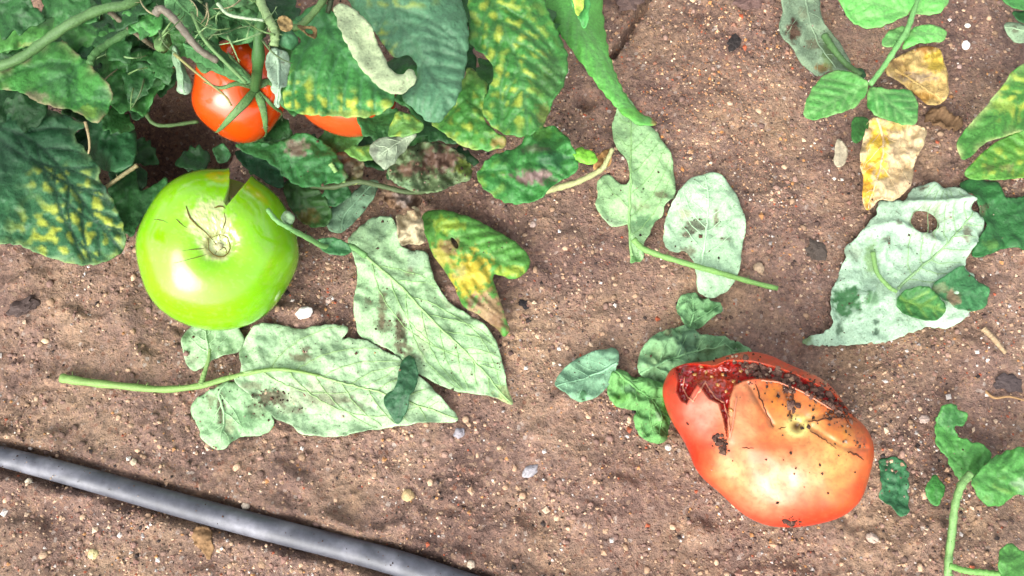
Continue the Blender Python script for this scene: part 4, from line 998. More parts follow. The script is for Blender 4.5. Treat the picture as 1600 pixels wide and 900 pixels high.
stalk('stem', plant, PB, [(300, 20), (318, 60), (350, 95), (385, 130)], 3.4, 3, c(112, 150, 90), [.102, .104, .098, .09], n=20, hair=20)
# main stem rising from the ground outside the frame
stalk('stem', plant, PB, [(230, -60), (235, -90), (245, -120)], 18, 14, c(110, 140, 84), [-.01, .05, .13], hair=40)

# the rolled bright leaf reaching over the bare soil
RM = [(890, -30), (905, 40), (935, 100), (965, 150), (995, 184), (1030, 192)]


def roll(P2):
    d, tt, s = seg_dist(P2, spline(RM, 30))
    return -.016 * (np.clip(d / (52 * (1 - .8 * tt) + 6), 0, 1.2)) ** 2


lf([(832, -30), (842, 5), (867, 40), (900, 87), (933, 133), (967, 173), (993, 194), (1013, 198), (1033, 192), (1010, 182), (993, 172), (971, 137), (954, 93), (944, 40), (940, -30)], RM, c(104, 186, 82), .050, tilt=(-.006, .010), nv=7, ang=30, ridge=roll, step=2.8, wave=.002, vein_col=c(130, 200, 110), spots=[(1026, 193, 9, c(190, 150, 90), .8), (985, 180, (24, 10), c(120, 206, 70), .6)])
lf([(888, -30), (893, 10), (903, 28), (916, 50), (920, 20), (928, -30)], [(905, -25), (912, 40)], c(84, 168, 84), .068, nv=3, step=2.8, fold=.4)
lf([(893, -20), (915, -20), (912, 12), (905, 27), (898, 20)], [(905, -15), (904, 24)], c(186, 220, 90), .074, nv=0, step=2.6, cup=-.003)

# ------------------------------------------------------------------ tomatoes
def frame(c3):
    wv = CAM - c3; d = np.linalg.norm(wv); wv = wv / d
    u = np.cross(np.array([0, 1.0, 0]), wv); u /= np.linalg.norm(u)
    return u, np.cross(wv, u), wv, d


def fruit(cpx, cpy, zc, outline, hk, nth, nph, dimple, ribs, rib_amp, dimple_px=None, pw=.92):
    """a fruit facing the viewer's side: star-shaped outline about (cpx, cpy), depth hk times its mean radius"""
    c3 = at(np.array(float(cpx)), np.array(float(cpy)), zc)
    u, v_, w_, d = frame(c3)
    s = .975 * float((c3 - CAM) @ FWD) / FPX
    o = smooth(outline, True, 3)
    a = np.arctan2(-(o[:, 1] - cpy), o[:, 0] - cpx); rr = np.hypot(o[:, 0] - cpx, o[:, 1] - cpy)
    k = np.argsort(a); a, rr = a[k], rr[k]
    th = np.linspace(-np.pi, np.pi, nth, endpoint=False)
    R = np.interp(th, np.concatenate([[a[-1] - 2 * np.pi], a, [a[0] + 2 * np.pi]]), np.concatenate([[rr[-1]], rr, [rr[0]]]))
    ph = np.linspace(0, np.pi, nph)
    PH, THg = np.meshgrid(ph, th, indexing='ij')
    rad = np.sin(PH) ** pw * R[None]
    zz = hk * R.mean() * np.cos(PH)
    rib = 1 + rib_amp * np.cos(ribs * THg + .8 * np.sin(THg * 2)) * np.sin(PH) ** 2 * np.cos(PH * .5) ** 2
    lx, ly = rad * np.cos(THg) * rib, rad * np.sin(THg) * rib
    zz = zz * (1 + .5 * (rib - 1))
    dx, dy = dimple_px or (0, 0)
    zz = zz - (PH < np.pi / 2) * dimple * R.mean() * np.exp(-((lx - dx) ** 2 + (ly - dy) ** 2) / (.24 * R.mean()) ** 2)
    return c3, u, v_, w_, s, lx, ly, zz, PH, THg, R.mean()


def grid_faces(nph, nth):
    i = np.arange(nph - 1)[:, None] * nth; j = np.arange(nth)[None]; k = (j + 1) % nth
    return np.stack([i + j, i + nth + j, i + nth + k, i + k], -1).reshape(-1, 4)


def on_surface(P3, wv, pts, lift=.0004):
    """points of the surface P3 seen at photo positions pts"""
    X_, Y_ = px_of(P3)
    front = ((P3 - P3.mean(0)) @ wv) > 0
    F3, FX, FY = P3[front], X_[front], Y_[front]
    out = []
    for p in pts:
        out.append(F3[np.argmin((FX - p[0]) ** 2 + (FY - p[1]) ** 2)] + wv * lift)
    return np.array(out)


# green tomato with a wedge split out of its rim
GO = [(342 + 123 * math.cos(t) * (1 + .012 * math.cos(3 * t)), 391 - 130 * math.sin(t) * (1 + .010 * math.sin(4 * t + 1))) for t in np.linspace(0, 2 * np.pi, 40, endpoint=False)]
c3, u, v_, w_, s, lx, ly, zz, PH, TG, Rm = fruit(342, 389, .030, GO, .80, 620, 260, .17, 6, .022, (0, 4))
PXg = np.stack([342 + lx.ravel(), 389 - ly.ravel()], 1)
GASH = [(338, 236), (345, 262), (347, 290), (341, 318), (346, 324), (354, 311), (372, 280), (394, 236)]
front = (PH.ravel() < 2.0)
ins = inside(PXg, GASH) & front
dg = seg_dist(PXg, GASH, True)[0]
dep = np.where(ins, np.clip(dg / np.where(PXg[:, 0] > 352, 8.0, 3.0), 0, 1), 0)
lip = np.where(~ins & front, np.exp(-(dg / 7) ** 2), 0)
k = (1 - .26 * dep * sstep(325, 270, PXg[:, 1]) - .05 * dep).reshape(lx.shape)
k2 = 1 + .025 * lip.reshape(lx.shape)
lx2, ly2, z2 = lx * k * k2, ly * k * k2, zz * k - (8 * lip * 0).reshape(zz.shape)
# corky patch roughness round the scar
cork = np.exp(-((PXg[:, 0] - 322) / 34) ** 2 - ((PXg[:, 1] - 345) / 32) ** 2) + 1.2 * np.exp(-(np.hypot(PXg[:, 0] - 340, PXg[:, 1] - 384) / 22) ** 2)
cork = np.clip(cork * (1 + .6 * fbm(PXg[:, 0] / 12, PXg[:, 1] / 12, 5)), 0, 1) * front
z2 = z2 + (1.1 * cork * fbm(PXg[:, 0] / 7, PXg[:, 1] / 7, 8, 3)).reshape(zz.shape)
ringd = np.hypot(PXg[:, 0] - 341, PXg[:, 1] - 384)
z2 = z2 + ((2.2 * np.exp(-((ringd - 19) / 4) ** 2) + 2.5 * np.exp(-(ringd / 7) ** 2)) * front).reshape(zz.shape)
P3 = c3 + s * (lx2.reshape(-1, 1) * u + ly2.reshape(-1, 1) * v_ + z2.reshape(-1, 1) * w_)
C = np.broadcast_to(c(138, 214, 12, .56), (len(P3), 3)).copy()
yl = (.5 + .5 * np.cos(5 * TG.ravel() + .8)) * .5
C = C * (1 - .4 * yl[:, None]) + c(176, 222, 44) * .4 * yl[:, None]
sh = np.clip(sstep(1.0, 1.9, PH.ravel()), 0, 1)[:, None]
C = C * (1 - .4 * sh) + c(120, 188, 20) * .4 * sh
pk = (.85 * sstep(.2, .75, cork))[:, None]
C = C * (1 - pk) + c(220, 226, 160) * pk
rk = (np.exp(-((ringd - 19) / 3.5) ** 2) * .6 * front)[:, None]
C = C * (1 - rk) + c(150, 140, 70) * rk
ck = (np.exp(-(ringd / 8) ** 2) * .8 * front)[:, None]
C = C * (1 - ck) + c(232, 232, 180) * ck
gk = (dep > .05)[:, None] * .85
fr = sstep(.28, .5, fbm(PXg[:, 0] / 9, PXg[:, 1] / 9, 51, 2))[:, None] * .18
C = C * (1 - fr) + c(176, 204, 96) * fr
C = C * (1 - gk) + c(196, 222, 140, .62) * gk
b = c3 - np.array([0, 0, .03])
gt = thing('green_tomato', 'shiny unripe green tomato with a wedge split out of its rim', 'tomato', b)
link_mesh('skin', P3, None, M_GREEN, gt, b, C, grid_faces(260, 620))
mb = MB()
for ln, r_ in (([(291, 322), (296, 338), (306, 350), (320, 362), (332, 374)], 1.5), ([(275, 342), (283, 350), (292, 356)], .9), ([(348, 358), (352, 345), (350, 332)], .9), ([(320, 388), (300, 390), (285, 392)], .7), ([(325, 372), (328, 392), (345, 402), (358, 392), (357, 374), (344, 366), (331, 372)], 1.0), ([(341, 384), (333, 377)], .9), ([(341, 384), (352, 388), (354, 396)], .9), ([(341, 384), (336, 398)], .8), ([(322, 398), (300, 404), (270, 412)], .6), ([(335, 325), (345, 322), (352, 326)], 1.5), ([(240, 343), (252, 344), (262, 348)], .7), ([(343, 366), (344, 378)], .8)):
    pp = spline(ln, 14) if len(ln) > 2 else np.linspace(ln[0], ln[1], 6)
    mb.add(*tube_data(on_surface(P3, w_, pp, .0001), np.interp(np.linspace(0, 1, len(pp)), [0, .3, 1], [.4, 1, .3]) * r_ * s, 5), c(122, 106, 44))
mb.link('cork_crack', M_CRUMB, gt, b)
scv, sct = IV, IT
pos = on_surface(P3, w_, [(341, 384)], 0)[0]
link_mesh('stem_scar', (scv * np.array([.0021, .0021, .0012])) * (1 + .15 * RNG.normal(size=(len(scv), 1))) + pos, sct, M_CRUMB, gt, b, np.broadcast_to(c(226, 222, 170), (len(scv), 3)))

# red split tomato
RO = [(1040, 592), (1048, 568), (1060, 558), (1088, 553), (1120, 557), (1155, 550), (1190, 545), (1222, 552), (1250, 570), (1283, 592), (1312, 618), (1330, 648), (1348, 676), (1356, 712), (1350, 748), (1333, 778), (1310, 798), (1282, 814), (1250, 824), (1222, 826), (1190, 820), (1160, 805), (1128, 782), (1100, 752), (1078, 715), (1062, 678), (1048, 640), (1041, 612)]
c3, u, v_, w_, s, lx, ly, zz, PH, TG, Rm = fruit(1200, 690, .032, RO, .72, 720, 300, .14, 7, .040, (44, 22), .86)
PX = np.stack([1200 + lx.ravel(), 690 - ly.ravel()], 1)
front = PH.ravel() < 1.75
CAV = [(1064, 566), (1082, 558), (1108, 563), (1128, 568), (1150, 560), (1190, 566), (1232, 580), (1270, 600), (1305, 622), (1326, 650), (1300, 640), (1262, 618), (1238, 607), (1215, 598), (1190, 594), (1172, 597), (1158, 604), (1151, 622), (1146, 650), (1141, 686), (1137, 652), (1132, 630), (1118, 622), (1108, 606), (1102, 598), (1092, 612), (1083, 628), (1074, 622), (1066, 606), (1069, 588)]
ins = inside(PX, CAV) & front
dc = seg_dist(PX, CAV, True)[0]
fl = fbm(PX[:, 0] / 16, PX[:, 1] / 16, 7)
depth = np.where(ins, np.clip(dc / 3.5, 0, 1) * ((9 + 13 * np.clip(dc / 16, 0, 1)) * (1 - .45 * sstep(1160, 1230, PX[:, 0])) + 5 * fl + (1.6 + 3 * sstep(1160, 1230, PX[:, 0])) * fbm(PX[:, 0] / 7, PX[:, 1] / 7, 61, 2)), 0)
lipr = np.where(~ins & front, np.exp(-(dc / 8) ** 2), 0)
z2 = zz.ravel() - depth + 2.5 * lipr
z2 = z2 + front * 4.0 * fbm(PX[:, 0] / 60, PX[:, 1] / 60, 71, 2)
z2 = z2 - front * 6 * np.exp(-((PX[:, 0] - 1110) / 26) ** 2 - ((PX[:, 1] - 655) / 34) ** 2)
z2 = z2 - front * 5 * np.exp(-((PX[:, 0] - 1215) / 60) ** 2 - ((PX[:, 1] - 612) / 26) ** 2)          # collapsed shoulder
for ln in ([(1178, 602), (1190, 630), (1208, 665)], [(1232, 600), (1236, 635), (1236, 655)], [(1255, 660), (1300, 650), (1335, 660)], [(1265, 672), (1305, 700), (1340, 705)]):
    z2 = z2 - front * 3.2 * np.exp(-(seg_dist(PX, spline(ln, 12))[0] / 4.5) ** 2)
rs = np.hypot(PX[:, 0] - 1244, PX[:, 1] - 668)
z2 = z2 + front * (3.0 * np.exp(-((rs - 12) / 5) ** 2) - 5 * np.exp(-(rs / 5) ** 2))
P3 = c3 + s * (lx.reshape(-1, 1) * u + ly.reshape(-1, 1) * v_ + z2.reshape(-1, 1) * w_)


def blob(x, y, rx, ry, rot=0):
    a = math.radians(rot)
    dx, dy = PX[:, 0] - x, PX[:, 1] - y
    return np.exp(-((dx * math.cos(a) + dy * math.sin(a)) / rx) ** 2 - ((-dx * math.sin(a) + dy * math.cos(a)) / ry) ** 2)[:, None] * front[:, None]


C = np.broadcast_to(c(228, 44, 8), (len(P3), 3)).copy()
C *= (1 + .12 * fbm(PX[:, 0] / 40, PX[:, 1] / 40, 3))[:, None]
for (bl, colr, st) in ((blob(1225, 680, 92, 72, 20), c(246, 140, 66), .8), (blob(1290, 722, 46, 50), c(250, 194, 104), .9), (blob(1165, 640, 34, 60, 10), c(250, 190, 130), .75), (blob(1108, 640, 34, 36), c(248, 168, 140), .85), (blob(1145, 735, 34, 30, 30), c(250, 200, 130), .9), (blob(1210, 752, 56, 34, -35), c(252, 214, 160), .9), (blob(1215, 625, 26, 30, 20), c(240, 150, 40), .85), (blob(1270, 640, 34, 22, 20), c(226, 150, 50), .7), (blob(1310, 680, 24, 18), c(220, 150, 40), .7), (blob(1244, 668, 26, 20), c(240, 220, 130), .85), (blob(1055, 610, 16, 50), c(236, 90, 66), .6)):  # pale lower patches: sky highlights painted in, mixed with yellow unripe shoulders
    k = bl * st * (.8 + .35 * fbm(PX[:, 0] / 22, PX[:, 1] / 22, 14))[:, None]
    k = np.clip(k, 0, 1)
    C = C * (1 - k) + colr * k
k = (np.exp(-(rs / 7) ** 2) * .95 * front)[:, None]
C = C * (1 - k) + c(48, 34, 24) * k
k = (np.exp(-((rs - 12) / 5) ** 2) * .7 * front)[:, None]
C = C * (1 - k) + c(226, 226, 130) * k
for (x, y, r_, st) in ((1125, 690, 12, .8), (1250, 590, 30, .6), (1180, 570, 30, .5), (1230, 815, 14, .5), (1335, 690, 14, .5), (1290, 625, 22, .6), (1320, 650, 20, .6)):
    k = np.clip(st * np.exp(-(np.hypot(PX[:, 0] - x, PX[:, 1] - y) / r_) ** 2) * sstep(-.2, .35, fbm(PX[:, 0] / 6, PX[:, 1] / 6, 33)), 0, 1)[:, None] * front[:, None]
    C = C * (1 - k) + c(110, 74, 60) * k
for ln in ([(1178, 602), (1190, 630), (1208, 665)], [(1232, 600), (1236, 635), (1236, 655)]):
    k = (np.exp(-(seg_dist(PX, spline(ln, 12))[0] / 2.2) ** 2) * .7 * front)[:, None]
    C = C * (1 - k) + c(140, 74, 34) * k
du = (.20 * sstep(-.25, .45, fbm(PX[:, 0] / 26, PX[:, 1] / 26, 81)) * sstep(760, 640, PX[:, 1]) * front)[:, None] + (.28 * sstep(.2, .5, fbm(PX[:, 0] / 5, PX[:, 1] / 5, 83, 2)) * front)[:, None]
C = C * (1 - du) + c(156, 100, 66) * du
deep = ((ins) * sstep(0, 3, dc))[:, None]
flesh = c(176, 22, 8)[None] * (1 + .35 * fl)[:, None]
org = np.clip(blob(1130, 590, 24, 20) * 1.0, 0, 1)
flesh = flesh * (1 - org * .6) + c(196, 80, 44) * org * .6
dirt = np.clip(sstep(1150, 1210, PX[:, 0]) * sstep(-.3, .3, fbm(PX[:, 0] / 12, PX[:, 1] / 12, 17)), 0, 1)[:, None] * .92
flesh = flesh * (1 - dirt) + c(122, 92, 80) * dirt
C = C * (1 - deep) + flesh * deep
C = np.clip(C, .004, .9)
b = c3 - np.array([0, 0, .032])
rt = thing('split_tomato', 'large ripe red tomato, burst open and dirty, lying on the soil', 'tomato', b)
q = grid_faces(300, 720)
wet = ins[q].all(1)
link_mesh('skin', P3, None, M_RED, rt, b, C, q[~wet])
crust = wet & (PX[q[:, 0], 0] + 26 * fl[q[:, 0]] > 1172)
link_mesh('flesh', P3, None, M_FLESH, rt, b, C, q[wet & ~crust])
link_mesh('dirt_crust', P3, None, M_CRUMB, rt, b, C, q[crust])
# torn skin along the split, dry cracks over the shoulder, seeds in the pulp
for ln in (CAV[21:26], CAV[24:27], CAV[26:30], CAV[17:22], CAV[10:15]):
    pp = resample(np.array(ln, float) + RNG.normal(0, .8, (len(ln), 2)), 2.2, False)
    ps = on_surface(P3, w_, pp, .0006)
    mb = MB()
    mb.add(*tube_data(ps, (1.0 + .8 * np.abs(perlin(np.arange(len(ps)) / 6, np.zeros(len(ps)), 4))) * s, 6), c(240, 150, 116))
    mb.link('torn_skin_edge', M_RED, rt, b)
for ln, r_ in (([(1180, 600), (1188, 622), (1198, 645), (1208, 668)], 1.3), ([(1231, 598), (1238, 620), (1234, 640), (1237, 655)], 1.8), ([(1262, 660), (1290, 654), (1318, 652), (1338, 658)], 1.4), ([(1266, 674), (1284, 684), (1306, 700)], 1.0), ([(1325, 706), (1340, 712), (1350, 720)], 1.6), ([(1160, 700), (1176, 701)], 1.0), ([(1216, 670), (1228, 668)], .8), ([(1255, 600), (1285, 625), (1310, 640), (1330, 668)], 1.6)):
    pp = spline(ln, 16) if len(ln) > 2 else np.linspace(ln[0], ln[1], 6)
    mb = MB()
    mb.add(*tube_data(on_surface(P3, w_, pp + RNG.normal(0, .7, pp.shape), .0001), np.interp(np.linspace(0, 1, len(pp)), [0, .3, 1], [.4, 1, .3]) * r_ * s, 5), c(104, 60, 38))
    mb.link('skin_crack', M_CRUMB, rt, b)
sv0, st0 = ico(1)
me0 = None
for px_, py_ in ((1086, 585), (1096, 574), (1112, 590), (1122, 602), (1135, 612), (1130, 586), (1146, 596), (1104, 582), (1142, 640), (1158, 580)):
    sp_ = on_surface(P3, w_, [(px_, py_)], .0003)[0]
    if me0 is None:
        so = link_mesh('seed', sv0 * np.array([.0013, .0009, .0005]), st0, M_FLESH, rt, None, np.broadcast_to(c(214, 150, 70), (len(sv0), 3)))
        me0 = so.data
    else:
        so = bpy.data.objects.new('seed', me0); COL.objects.link(so); so.parent = rt
    so.location = sp_ - b
    so.rotation_euler = (RNG.uniform(-.6, .6), RNG.uniform(-.6, .6), RNG.uniform(0, 3))
# loose crumbs on the split tomato
pts = []
for (x0, y0, x1, y1, nn_, sp) in ((1130, 562, 1300, 622, 190, 15), (1230, 602, 1240, 660, 26, 5), (1262, 600, 1335, 660, 70, 11), (1118, 680, 1132, 706, 40, 5), (1060, 570, 1062, 600, 10, 4), (1290, 640, 1345, 700, 40, 10), (1222, 808, 1250, 822, 22, 6)):
    tt = RNG.uniform(0, 1, nn_)
    pts += list(zip(x0 + tt * (x1 - x0) + RNG.normal(0, sp, nn_), y0 + tt * (y1 - y0) + RNG.normal(0, sp * .7, nn_)))
pts += [(RNG.uniform(1070, 1340), RNG.uniform(580, 810)) for _ in range(60)]
pts = [p for p in pts if inside(np.array([p]), np.array(RO))[0]]
CR_T = on_surface(P3, w_, pts, .0001)
RED_P3, RED_W = P3, w_

# the two red tomatoes on the plant
VO = [(375 + 73 * math.cos(t) * (1 + .02 * math.cos(3 * t + 1)), 140 - 84 * math.sin(t) * (1 + .012 * math.cos(5 * t))) for t in np.linspace(0, 2 * np.pi, 32, endpoint=False)]
c3, u, v_, w_, s, lx, ly, zz, PH, TG, Rm = fruit(375, 140, .050, VO, .9, 220, 120, .22, 5, .05, (22, 4), .95)
P3 = c3 + s * (lx.reshape(-1, 1) * u + ly.reshape(-1, 1) * v_ + zz.reshape(-1, 1) * w_)
C = np.broadcast_to(c(244, 84, 10), (len(P3), 3)).copy()
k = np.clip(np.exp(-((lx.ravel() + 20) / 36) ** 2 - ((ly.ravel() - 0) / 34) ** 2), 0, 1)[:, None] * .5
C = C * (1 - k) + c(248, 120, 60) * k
b = c3.copy(); b[2] -= .02
vt = thing('vine_tomato', 'ripe red tomato with hairy green sepals hanging on the plant', 'tomato', b, 'ripe tomatoes hanging on the plant')
link_mesh('skin', P3, None, M_VINE, vt, b, C, grid_faces(120, 220))
for ln, r_ in (([(398, 140), (384, 158), (365, 178), (345, 200), (334, 209)], 7), ([(400, 142), (410, 165), (414, 195), (417, 222)], 6.5), ([(396, 134), (382, 118), (368, 100), (356, 82)], 6.5), ([(396, 138), (372, 130), (345, 138), (318, 128)], 4), ([(402, 136), (420, 128), (440, 150)], 6), ([(402, 140), (425, 165), (440, 176), (452, 200)], 3)):
    pp = spline(ln, 16)
    ps = on_surface(P3, w_, pp, .0009)
    ps[1:-1] = (ps[:-2] + ps[1:-1] + ps[2:]) / 3
    mb = MB()
    cc = c(104, 146, 82)
    v1, t1, q1 = tube_data(ps, np.interp(np.linspace(0, 1, 16), [0, .25, .6, 1], [.7, 1, .7, .12]) * r_ * s, 8, .35, w_)
    mb.add(v1, t1, q1, cc * (1 + .25 * perlin(np.arange(len(v1)) / 9, np.zeros(len(v1)), 3))[:, None])
    for _ in range(26):
        i = RNG.integers(1, 15); d = RNG.normal(size=3); d /= np.linalg.norm(d)
        a0 = ps[i] + d * .0008
        mb.add(*tube_data(np.stack([a0, a0 + d * .0008, a0 + d * .0017]), [.0001, .00008, .00003], 3), c(150, 176, 130))
    mb.link('sepal', M_STEM, vt, b)
ctr = on_surface(P3, w_, [(399, 139)], .001)[0]
p2 = np.stack([ctr, at(np.array(402.), np.array(110.), .082), at(np.array(404.), np.array(80.), .094), at(np.array(404.), np.array(52.), .100), at(np.array(412.), np.array(20.), .104)])
mb = MB()
mb.add(*tube_data(spline(p2, 24), np.linspace(8, 7, 24) * s * (1 + .3 * np.exp(-((np.arange(24) - 10) / 2.) ** 2)), 10), c(72, 118, 60))
mb.link('fruit_stalk', M_STEM, vt, b)

VO = [(542 + 78 * math.cos(t), 148 - 67 * math.sin(t)) for t in np.linspace(0, 2 * np.pi, 32, endpoint=False)]
c3, u, v_, w_, s, lx, ly, zz, PH, TG, Rm = fruit(542, 148, .040, VO, .85, 180, 100, .1, 5, .035, None, .95)
P3 = c3 + s * (lx.reshape(-1, 1) * u + ly.reshape(-1, 1) * v_ + zz.reshape(-1, 1) * w_)
C = np.broadcast_to(c(240, 98, 40), (len(P3), 3)).copy()
b = c3.copy(); b[2] -= .02
vt2 = thing('vine_tomato', 'orange red tomato mostly hidden under a yellow mottled leaf', 'tomato', b, 'ripe tomatoes hanging on the plant')
link_mesh('skin', P3, None, M_VINE, vt2, b, C, grid_faces(100, 180))
p2 = np.stack([c3 + w_ * Rm * s * .8, at(np.array(530.), np.array(110.), .075), at(np.array(515.), np.array(60.), .08), at(np.array(512.), np.array(10.), .088)])
mb = MB()
mb.add(*tube_data(spline(p2, 20), np.full(20, 6 * s), 8), c(72, 118, 60))
mb.link('fruit_stalk', M_STEM, vt2, b)

# ------------------------------------------------------------------ the drip hose
m, t, bs, out = nodes('black_polyethylene')
at_ = N(t, 'ShaderNodeAttribute', attribute_name='tint')
colo, ns, co = mul_noise(t, at_.outputs['Color'], 260, .72, 1.35, 8)
t.links.new(colo, bs.inputs['Base Color'])
bs.inputs['Roughness'].default_value = .5
bp = N(t, 'ShaderNodeBump', Strength=.2, Distance=.0003)
n3 = N(t, 'ShaderNodeTexNoise', Scale=500, Detail=4)
t.links.new(co.outputs['Object'], n3.inputs['Vector'])
t.links.new(n3.outputs[0], bp.inputs['Height']); t.links.new(bp.outputs[0], bs.inputs['Normal'])
hz = spline(HOSE, 160)
H3 = np.concatenate([hz, (gl(hz[:, 0], hz[:, 1]) + .0024)[:, None]], 1)
k = np.linspace(0, 1, 160)
v, tr, q = tube_data(H3, np.interp(k, [0, .18, .35, .7, 1], [.0044, .0045, .0052, .0057, .0058]) * (1 + .008 * np.sin(k * 30)), 28, .9)
dust = sstep(-.2, .5, fbm(v[:, 0] * 70, v[:, 1] * 70, 5, 4))[:, None] * sstep(-.3, .9, (v[:, 2:3] - .0032) / .0055) * .5
cc = c(86, 88, 98) * (1 - dust) + c(164, 164, 174) * dust
ki = RNG.integers(0, 158, 170); ai = RNG.normal(.1, .8, 170)
CRUMBS.append(H3[ki] + (H3[ki + 1] - H3[ki]) * RNG.uniform(0, 1, (170, 1)) + np.stack([0 * ai, np.sin(ai) * .0049, np.cos(ai) * .0050], 1))
b = H3[40]
tag(link_mesh('irrigation_hose', v, tr, m, None, b, cc, q), 'black plastic drip hose half sunk in the soil at the lower left', 'hose')

# ------------------------------------------------------------------ pebbles and clods one can pick out
IV1, IT1 = ico(3)
GP = 'loose pebbles and clods on the soil'


def pebble(name, px, py, r, col, label, cat, sq=.7, seed=0, amp=.22, el=1.0, rot=0.0):
    p = at(np.array(float(px)), np.array(float(py)))
    p[2] = float(gz(p[0], p[1])) + r * .000325 * sq * .35
    n_ = 1 + amp * (perlin(IV1[:, 0] * 1.6 + 5 * seed, IV1[:, 1] * 1.6 + IV1[:, 2], seed) + .5 * perlin(IV1[:, 0] * 3.4 + seed, IV1[:, 2] * 3.4 + IV1[:, 1] * 2, seed + 3))
    vv = IV1 * n_[:, None] * r * .000325 * np.array([el, 1 / el, sq])
    ca, sa = math.cos(rot), math.sin(rot)
    vv = np.stack([vv[:, 0] * ca - vv[:, 1] * sa, vv[:, 0] * sa + vv[:, 1] * ca, vv[:, 2]], 1)
    tt = np.broadcast_to(col, (len(vv), 3)) * (1 + .15 * perlin(IV1[:, 0] * 4, IV1[:, 1] * 4, seed))[:, None]
    return tag(link_mesh(name, vv + p, IT1, M_STONE, None, p, tt, smooth_shade=False), label, cat, GP)


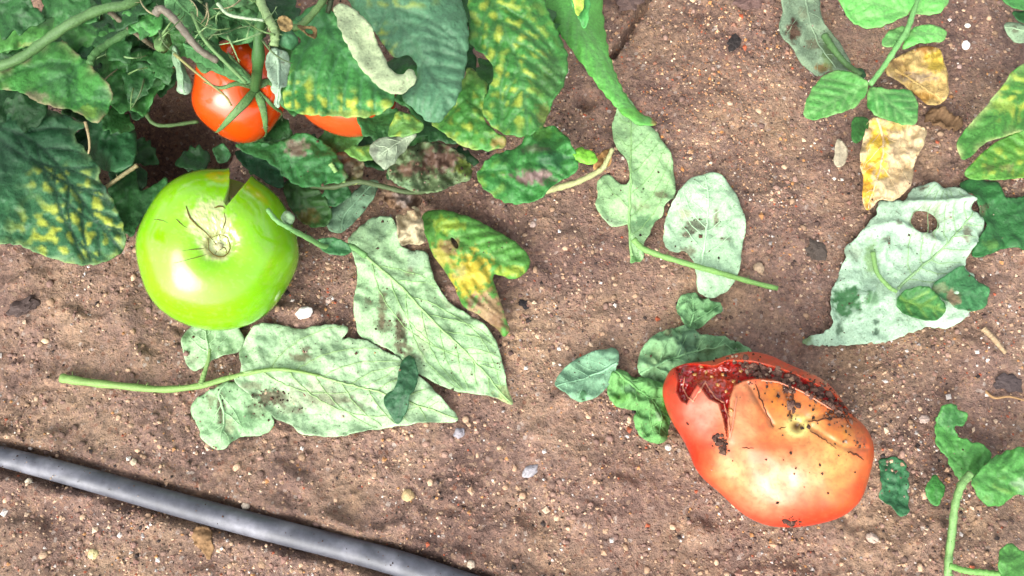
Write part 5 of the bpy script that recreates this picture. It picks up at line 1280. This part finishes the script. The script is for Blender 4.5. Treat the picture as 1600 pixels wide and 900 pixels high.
for i, (nm, x, y, r, colr, lb, cat, el, ro) in enumerate((
    ('pebble', 478, 492, 11, c(250, 246, 240, .8), 'bright white stone chip between the green tomato and the pale leaves', 'stone', 1.25, .2),
    ('pebble', 512, 468, 5, c(226, 196, 180), 'small pinkish pebble just above the bright white stone chip', 'pebble', 1, 0),
    ('pebble', 1508, 72, 7.5, c(250, 246, 236, .8), 'white oval pebble on dark soil right of the bright shoot', 'pebble', 1.1, 1.5),
    ('pebble', 1511, 41, 4.5, c(246, 240, 226, .7), 'tiny white pebble above the white oval pebble, near the top edge', 'pebble', 1.2, 0),
    ('pebble', 1496, 108, 4, c(226, 190, 176), 'tiny pink pebble below the white oval pebble', 'pebble', 1, 0),
    ('pebble', 47, 753, 5, c(240, 226, 196), 'cream pebble just under the hose at its left end', 'pebble', 1, 0),
    ('pebble', 143, 866, 7, c(238, 222, 160), 'yellowish pebble below the hose near the bottom edge', 'pebble', 1, .4),
    ('pebble', 637, 774, 9, c(222, 192, 140), 'tan pebble on open soil below the large pale leaf', 'pebble', 1, .2),
    ('pebble', 718, 678, 8, c(176, 170, 176), 'grey pebble right of the large pale leaf tip', 'pebble', 1.1, .6),
    ('pebble', 828, 737, 10, c(190, 186, 190), 'larger pale grey stone on open soil in the bottom middle', 'stone', 1.3, .6),
    ('pebble', 736, 882, 6, c(220, 200, 176), 'pale pebble against the hose at the bottom edge', 'pebble', 1, 0),
    ('pebble', 1184, 421, 9, c(206, 178, 146), 'round tan pebble right of the round pale leaflet', 'pebble', 1, 0),
    ('pebble', 1043, 700, 5, c(236, 226, 214), 'white pebble at the left foot of the split tomato', 'pebble', 1, 0),
    ('pebble', 833, 352, 6, c(216, 190, 176), 'pale pebble right of the yellowing leaf top', 'pebble', 1, 0),
    ('pebble', 385, 790, 6, c(232, 214, 190), 'cream pebble tucked against the upper side of the hose', 'pebble', 1, 0),
    ('pebble', 212, 723, 5, c(226, 206, 176), 'small cream pebble on soil above the middle of the hose', 'pebble', 1, 0),
    ('pebble', 1443, 655, 7, c(216, 190, 176), 'pinkish pebble left of the corner shoot top', 'pebble', 1.1, .3),
    ('pebble', 1361, 841, 8, c(206, 184, 166), 'pale brown pebble below the small bluish leaf', 'pebble', 1.2, -.5),
    ('clod', 1275, 392, 17, c(96, 84, 74), 'round dark soil clod left of the broad pale leaf', 'clod', 1, 0),
    ('clod', 1145, 72, 12, c(50, 42, 40), 'blackish soil clod near the top edge on sandy soil', 'clod', 1.2, 1.1),
    ('clod', 817, 479, 8, c(44, 38, 40), 'small black clod right of the yellowing leaf tip', 'clod', 1, 0),
    ('clod', 1168, 12, 20, c(120, 92, 84), 'purplish brown clod at the top edge above the black clod', 'clod', 1.3, .2),
    ('clod', 982, 6, 22, c(122, 98, 90), 'brown clod at the top edge beside the rolled leaf', 'clod', 1.1, .2),
    ('clod', 40, 480, 18, c(92, 74, 68), 'dark flat clod at the left edge below the big mottled leaf', 'clod', 1.3, .6),
    ('clod', 1570, 600, 17, c(88, 74, 72), 'dark bluish clod by the root fibre at the right edge', 'clod', 1.2, 0),
)):
    pebble(nm, x, y, r, colr, lb, cat, .7 if nm == 'pebble' else .38, i, .22 if nm == 'pebble' else .5, el, ro)

# loose crumbs of soil lying on the leaves and on the split tomato
pts = np.concatenate(CRUMBS + [CR_T])
sz = .00030 * np.exp(RNG.normal(0, .5, len(pts)))
sz[-len(CR_T):] *= 1.6
pts = pts + np.array([0, 0, 1]) * (sz * .5)[:, None]
pc = np.array([c(84, 60, 50), c(112, 82, 68), c(60, 44, 38), c(170, 136, 112), c(190, 170, 150)])
cl = pc[RNG.choice(5, len(pts), p=[.32, .3, .2, .12, .06])]
v, t, col = grains(pts, sz, cl, RNG)
big = []
for (x0, y0, x1, y1, nn_, sp) in ((1150, 568, 1215, 585, 26, 7), (1200, 578, 1290, 622, 46, 9), (1230, 596, 1240, 640, 12, 5), (1290, 625, 1335, 660, 18, 8), (1121, 684, 1132, 700, 14, 5), (1226, 812, 1248, 820, 9, 5)):
    tt = RNG.uniform(0, 1, nn_)
    big += list(zip(x0 + tt * (x1 - x0) + RNG.normal(0, sp, nn_), y0 + tt * (y1 - y0) + RNG.normal(0, sp * .6, nn_)))
bp3 = on_surface(RED_P3, RED_W, big, .0003)
bc_ = np.array([c(92, 64, 56), c(120, 88, 76), c(140, 106, 90), c(104, 76, 64), c(176, 150, 126)])[RNG.choice(5, len(bp3), p=[.3, .28, .2, .16, .06])]
v2, t2, c2 = aggregates(bp3, np.minimum(.0011 * np.exp(RNG.normal(0, .4, len(bp3))), .0017), bc_, RNG, .8)
t = np.concatenate([t, t2 + len(v)]); v = np.concatenate([v, v2]); col = np.concatenate([col, c2])
cr = link_mesh('soil_crumbs', v, t, M_CRUMB, tint=col, smooth_shade=False)
cr['kind'] = 'stuff'
